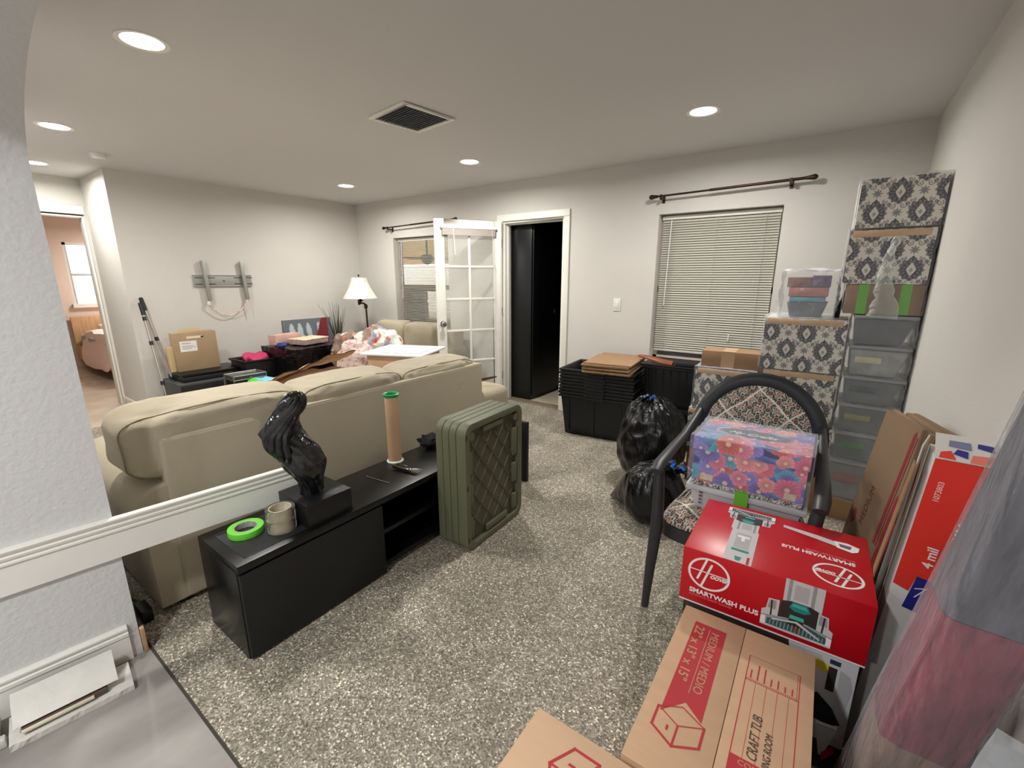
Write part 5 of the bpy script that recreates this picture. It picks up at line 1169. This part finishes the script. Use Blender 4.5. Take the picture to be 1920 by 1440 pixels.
mb = MB(); mb.prism([(-.055, .058), (.06, .058), (.06, .30), (-.055, .30)], T2 @ Matrix.Translation((.0, .0, 0)), .0002); mb.build('red_banner', redp_m, m2)

# ------------------------------------------------------------------ leaning things on the right wall
for i in range(6):
    o_ = i * .020
    M0 = Matrix.Identity(4)
    lo = [Vector((.118 + o_, 2.20, .0)), Vector((.205 + o_, 1.86, .0))]; hi = [Vector((.222 + o_ * .93, 2.17 - .004 * i, .945 + .006 * math.sin(i * 2.2))), Vector((.272 + o_ * .80, 1.90 - .012 * i, .95 + .006 * math.cos(i * 3))) ]
    pn_ = (lo[1] - lo[0]).cross(hi[0] - lo[0]); hi[1].x = lo[0].x - (pn_.y * (hi[1].y - lo[0].y) + pn_.z * (hi[1].z - lo[0].z)) / pn_.x
    t = thing('flattened_box', 'flattened brown moving box leaning on the right wall, %s' % ['the outermost one with red print', 'second from the outside', 'third from the outside', 'fourth from the outside', 'fifth from the outside', 'the one against the wall'][i], 'cardboard', lo[0], 0, 'flattened moving boxes leaning on the right wall')
    L_ = [lo[0] - lo[0], lo[1] - lo[0], hi[1] - lo[0], hi[0] - lo[0]]
    n_ = (L_[1] - L_[0]).cross(L_[3] - L_[0]).normalized(); 
    if n_.x > 0: n_ = -n_
    m_ = mat('flatbox_%d' % (i % 2), [(136, 112, 88), (152, 126, 98)][i % 2], .8, var=.05)
    for k, off in enumerate((0, .0085)):
        A_ = [p - n_ * off for p in L_]; MB().hexa([tuple(p) for p in A_], [tuple(p - n_ * .0075) for p in A_]).build('ply', m_, t)
    if i == 0:
        u_ = (L_[1] - L_[0]).normalized(); v_ = (L_[3] - L_[0]).normalized(); n2 = u_.cross(v_)
        F_ = fr(L_[0] + n_ * .0006, u_, v_) if n2.dot(n_) > 0 else fr(L_[0] + n_ * .0006, u_, v_)
        mb = MB(); mb.prism([(.245, .50), (.262, .50), (.262, .935), (.255, .945), (.245, .93)], F_, .0004).prism([(.270, .50), (.276, .50), (.276, .93), (.270, .93)], F_, .0004).prism([(.285, .20), (.345, .20), (.345, .62), (.290, .72), (.285, .70)], F_, .0004)
        for cx, cy in ((.045, .50), (.055, .36)): mb.prism([(cx + .018 * math.cos(q * .5236), cy + .035 * math.sin(q * .5236)) for q in range(12)], F_, .0004)
        mb.build('red_print', mat('dull_red_print', (140, 46, 48), .75), t)
        text('side_print', 'MEDIUM', .045, F_ @ Matrix.Translation((.13, .50, 0)) @ Matrix.Rotation(math.pi / 2, 4, 'Z'), mat('print_maroon', (110, 60, 48), .7), t)
rs = thing('sheeting_box', 'tall red and white plastic sheeting box with open top, leaning by the right wall', 'box', (.205, 1.525, 0), math.radians(-3))
RH = .985; LEAN = .062
MB().hexa([(0, 0, 0), (.115, 0, 0), (.115, .13, 0), (0, .13, 0)], [(LEAN, -.012, RH), (.115 + LEAN, -.012, RH), (.115 + LEAN, .118, RH), (LEAN, .118, RH)], mat('sheet_white', (214, 212, 206), .45)).build('body', None, rs, bevel=.002)
Fr = fr((0, -.0010, 0), (1, 0, 0), (0, -.012, RH)); shx = lambda P: [(x + LEAN * z / RH, z) for x, z in P]
orr = mat('sheet_red', (226, 56, 44), .4); blu = mat('sheet_blue', (40, 40, 130), .4)
MB().prism(shx([(.001, .600), (.036, .588), (.044, .640), (.113, .630), (.113, .984), (.002, .984)]), Fr, .0004).build('red_print', orr, rs)
MB().prism(shx([(.034, .535), (.113, .522), (.113, .630), (.044, .640)]), Fr, .0005).build('blue_print', blu, rs)
MB().prism(shx([(.050, .575), (.053, .575), (.072, .612), (.069, .612)]), Fr @ Matrix.Translation((0, 0, .0006)), .0003).prism(shx([(.046, .600), (.0475, .603), (.072, .613), (.071, .609)]), Fr @ Matrix.Translation((0, 0, .0006)), .0003).build('logo_lines', pw, rs)
Rl = lambda x, z: Fr @ Matrix.Translation((x + LEAN * z / RH, z, .0009)) @ Matrix.Rotation(math.pi / 2 - LEAN, 4, 'Z')
text('size_print', '4 mil', .032, Rl(.066, .672), pw, rs, bold=.0006); text('code_print', '1073803', .017, Rl(.034, .865), mat('print_pinkish', (240, 190, 180), .5), rs, bold=.0003); text('size_print', '10 x 100 ft', .024, Rl(.100, .72), pw, rs, bold=.0004)
MB().hexa([(LEAN, -.016, RH + .001), (.118 + LEAN, -.016, RH + .001), (.118 + LEAN, -.012, RH + .003), (LEAN, -.012, RH + .003)], [(LEAN + .004, .09, RH + .042), (.122 + LEAN, .09, RH + .042), (.122 + LEAN, .094, RH + .040), (LEAN + .004, .094, RH + .040)], mat('sheet_white', (214, 212, 206), .45)).build('top_flap', None, rs)
FT = fr((LEAN, -.0168, RH + .0015), (1, 0, 0), (0, .932, .36))
MB().prism([(.008, .006), (.040, .006), (.032, .040), (.012, .030)], FT, .001, orr).prism([(.065, .004), (.112, .004), (.112, .040), (.072, .036)], FT, .001, mat('sheet_pinkred', (226, 120, 110), .5)).prism([(.036, .03), (.062, .018), (.064, .046), (.044, .05)], FT, .0012, blu).prism([(.028, .06), (.07, .055), (.07, .085), (.03, .085)], FT, .0012, mat('sheet_greyblue', (120, 124, 160), .5)).prism([(.082, .07), (.112, .06), (.112, .085), (.084, .088)], FT, .0012, blu).build('flap_print', None, rs)
# open side flap, standing out behind the left edge
A0 = Vector((-.028, .060, .02)); A1 = Vector((-.006, .125, .02)); B0 = Vector((.038, .030, 1.00)); B1 = Vector((.056, .112, 1.012))
nf = (A1 - A0).cross(B0 - A0).normalized(); nf = nf if nf.x < 0 else -nf
MB().hexa([tuple(A0), tuple(A1), tuple(A1 - nf * .003), tuple(A0 - nf * .003)], [tuple(B0), tuple(B1), tuple(B1 - nf * .003), tuple(B0 - nf * .003)], mat('sheet_white', (214, 212, 206), .45)).build('side_flap', None, rs)
MB().box(-.004, -.001, .004, .055, .03, .60).hexa([(-.004, .004, .60), (-.001, .004, .60), (-.001, .055, .60), (-.004, .055, .60)], [(.030, .0, .95), (.033, .0, .95), (.033, .05, .95), (.030, .05, .95)]).build('inner_board', card2_m, rs)
uF = -(A1 - A0).normalized(); vF = (B0 - A0).normalized(); FF = fr(A1 + nf * .0012, uF, vF)
MB().prism([(.010, .70), (.055, .80), (.055, .93), (.040, .96), (.012, .90)], FF, .0006).build('flap_red', orr, rs)
MB().prism([(.004, .74), (.030, .80), (.030, .90), (.012, .90), (.004, .86)], FF @ Matrix.Translation((0, 0, .0008)), .0005).build('flap_blue', blu, rs)
text('flap_letters', '4 MIL', .022, FF @ Matrix.Translation((.040, .56, .0008)) @ Matrix.Rotation(math.pi / 2, 4, 'Z'), blu, rs, bold=.0004)

# film-wrapped bundle near the camera, added dark filler for the shaded gap behind it
wbn = thing('wrapped_bundle', 'tall bundle in grey stretch film leaning on the right wall near the camera', 'bundle', (.125, 1.10, 0))
def lvl(z): 
    t = z / 1.30; x = .155 + (.268 - .155) * t; y = 1.14 + (.885 - 1.14) * t; w_ = .148 - .034 * t; return x - .125, y - 1.10, w_
def seg(z0, z1, m, name, pad=0):
    NZ = 16; NA = 48; vs = []
    for j in range(NZ + 1):
        z = z0 + (z1 - z0) * j / NZ; x, y, w_ = lvl(z)
        for i in range(NA):
            a = 2 * math.pi * i / NA; f = lambda q, e: math.copysign(abs(q) ** e, q)
            px = f(math.cos(a), .35); py = f(math.sin(a), .35); k = .004 * nz(Vector((px * 6, py * 6, z * 3)), 1) + .003 * nz(Vector((a * 7, z * 2, 3)), 1.3)
            vs.append((x + w_ / 2 + px * (w_ / 2 + pad + k), y + .07 + py * (.07 + pad + k), z))
    fs = [(j * NA + i, j * NA + (i + 1) % NA, (j + 1) * NA + (i + 1) % NA, (j + 1) * NA + i) for j in range(NZ) for i in range(NA)] + [tuple(reversed(range(NA))), tuple(range(NZ * NA, (NZ + 1) * NA))]
    return MB().add(vs, fs).build(name, m, wbn, smooth=True)
seg(.0, .50, mat('bundle_tan', (150, 124, 104), .5, var=.25, vscale=6, stretch=(5, 5, .5), bump=.5, bscale=8), 'lower_contents'); seg(.502, .86, mat('bundle_pink', (140, 66, 76), .5, var=.45, vscale=6, stretch=(5, 5, .5), bump=.5, bscale=8), 'middle_contents'); seg(.862, 1.33, mat('bundle_grey', (92, 94, 102), .5, var=.4, vscale=7, stretch=(5, 5, .5), bump=.5, bscale=8), 'upper_contents')
bfm = film_mat('bundle_film', .08, (190, 190, 198), 10, .25)
for n_ in bfm.node_tree.nodes:
    if n_.type == 'TEX_NOISE':
        n_.inputs['Distortion'].default_value = 0; mp = bfm.node_tree.nodes.new('ShaderNodeMapping'); mp.inputs['Scale'].default_value = (5, 5, .8); tc = [q for q in bfm.node_tree.nodes if q.type == 'TEX_COORD'][0]
        bfm.node_tree.links.new(tc.outputs['Object'], mp.inputs[0]); bfm.node_tree.links.new(mp.outputs[0], n_.inputs[0])
seg(.004, 1.335, bfm, 'stretch_film', .006)
db = thing('dark_gap_filler', 'dark navy shape added to fill the shaded gap behind the film-wrapped bundle', 'bag', (.343, 1.34, 0))  # dark shape added so the gap by the bright wall reads as shaded
MB().sup((0, 0, .40), (.036, .13, .40), .35, .5, 48, 30, fn=lambda q, p: q + Vector((0, 0, nz(q, 9) * .02))).build('sack', mat('gap_shade_navy', (36, 40, 52), .8, bump=.4, bscale=14), db, smooth=True)
dc = thing('grey_wrapped_carton', 'small carton in crumpled grey film at the bottom right corner', 'box', (.289, .850, .0), math.radians(-24.6))
MB().box(0, .088, -.22, 0, 0, .77).build('body', mat('film_grey_box', (120, 126, 126), .5, var=.2, vscale=8), dc, bevel=.01)
film('stretch_film', .088, .22, .77, dc, .003, .007, film_mat('film_mid', .22), seed=12, off=(0, -.22, 0))
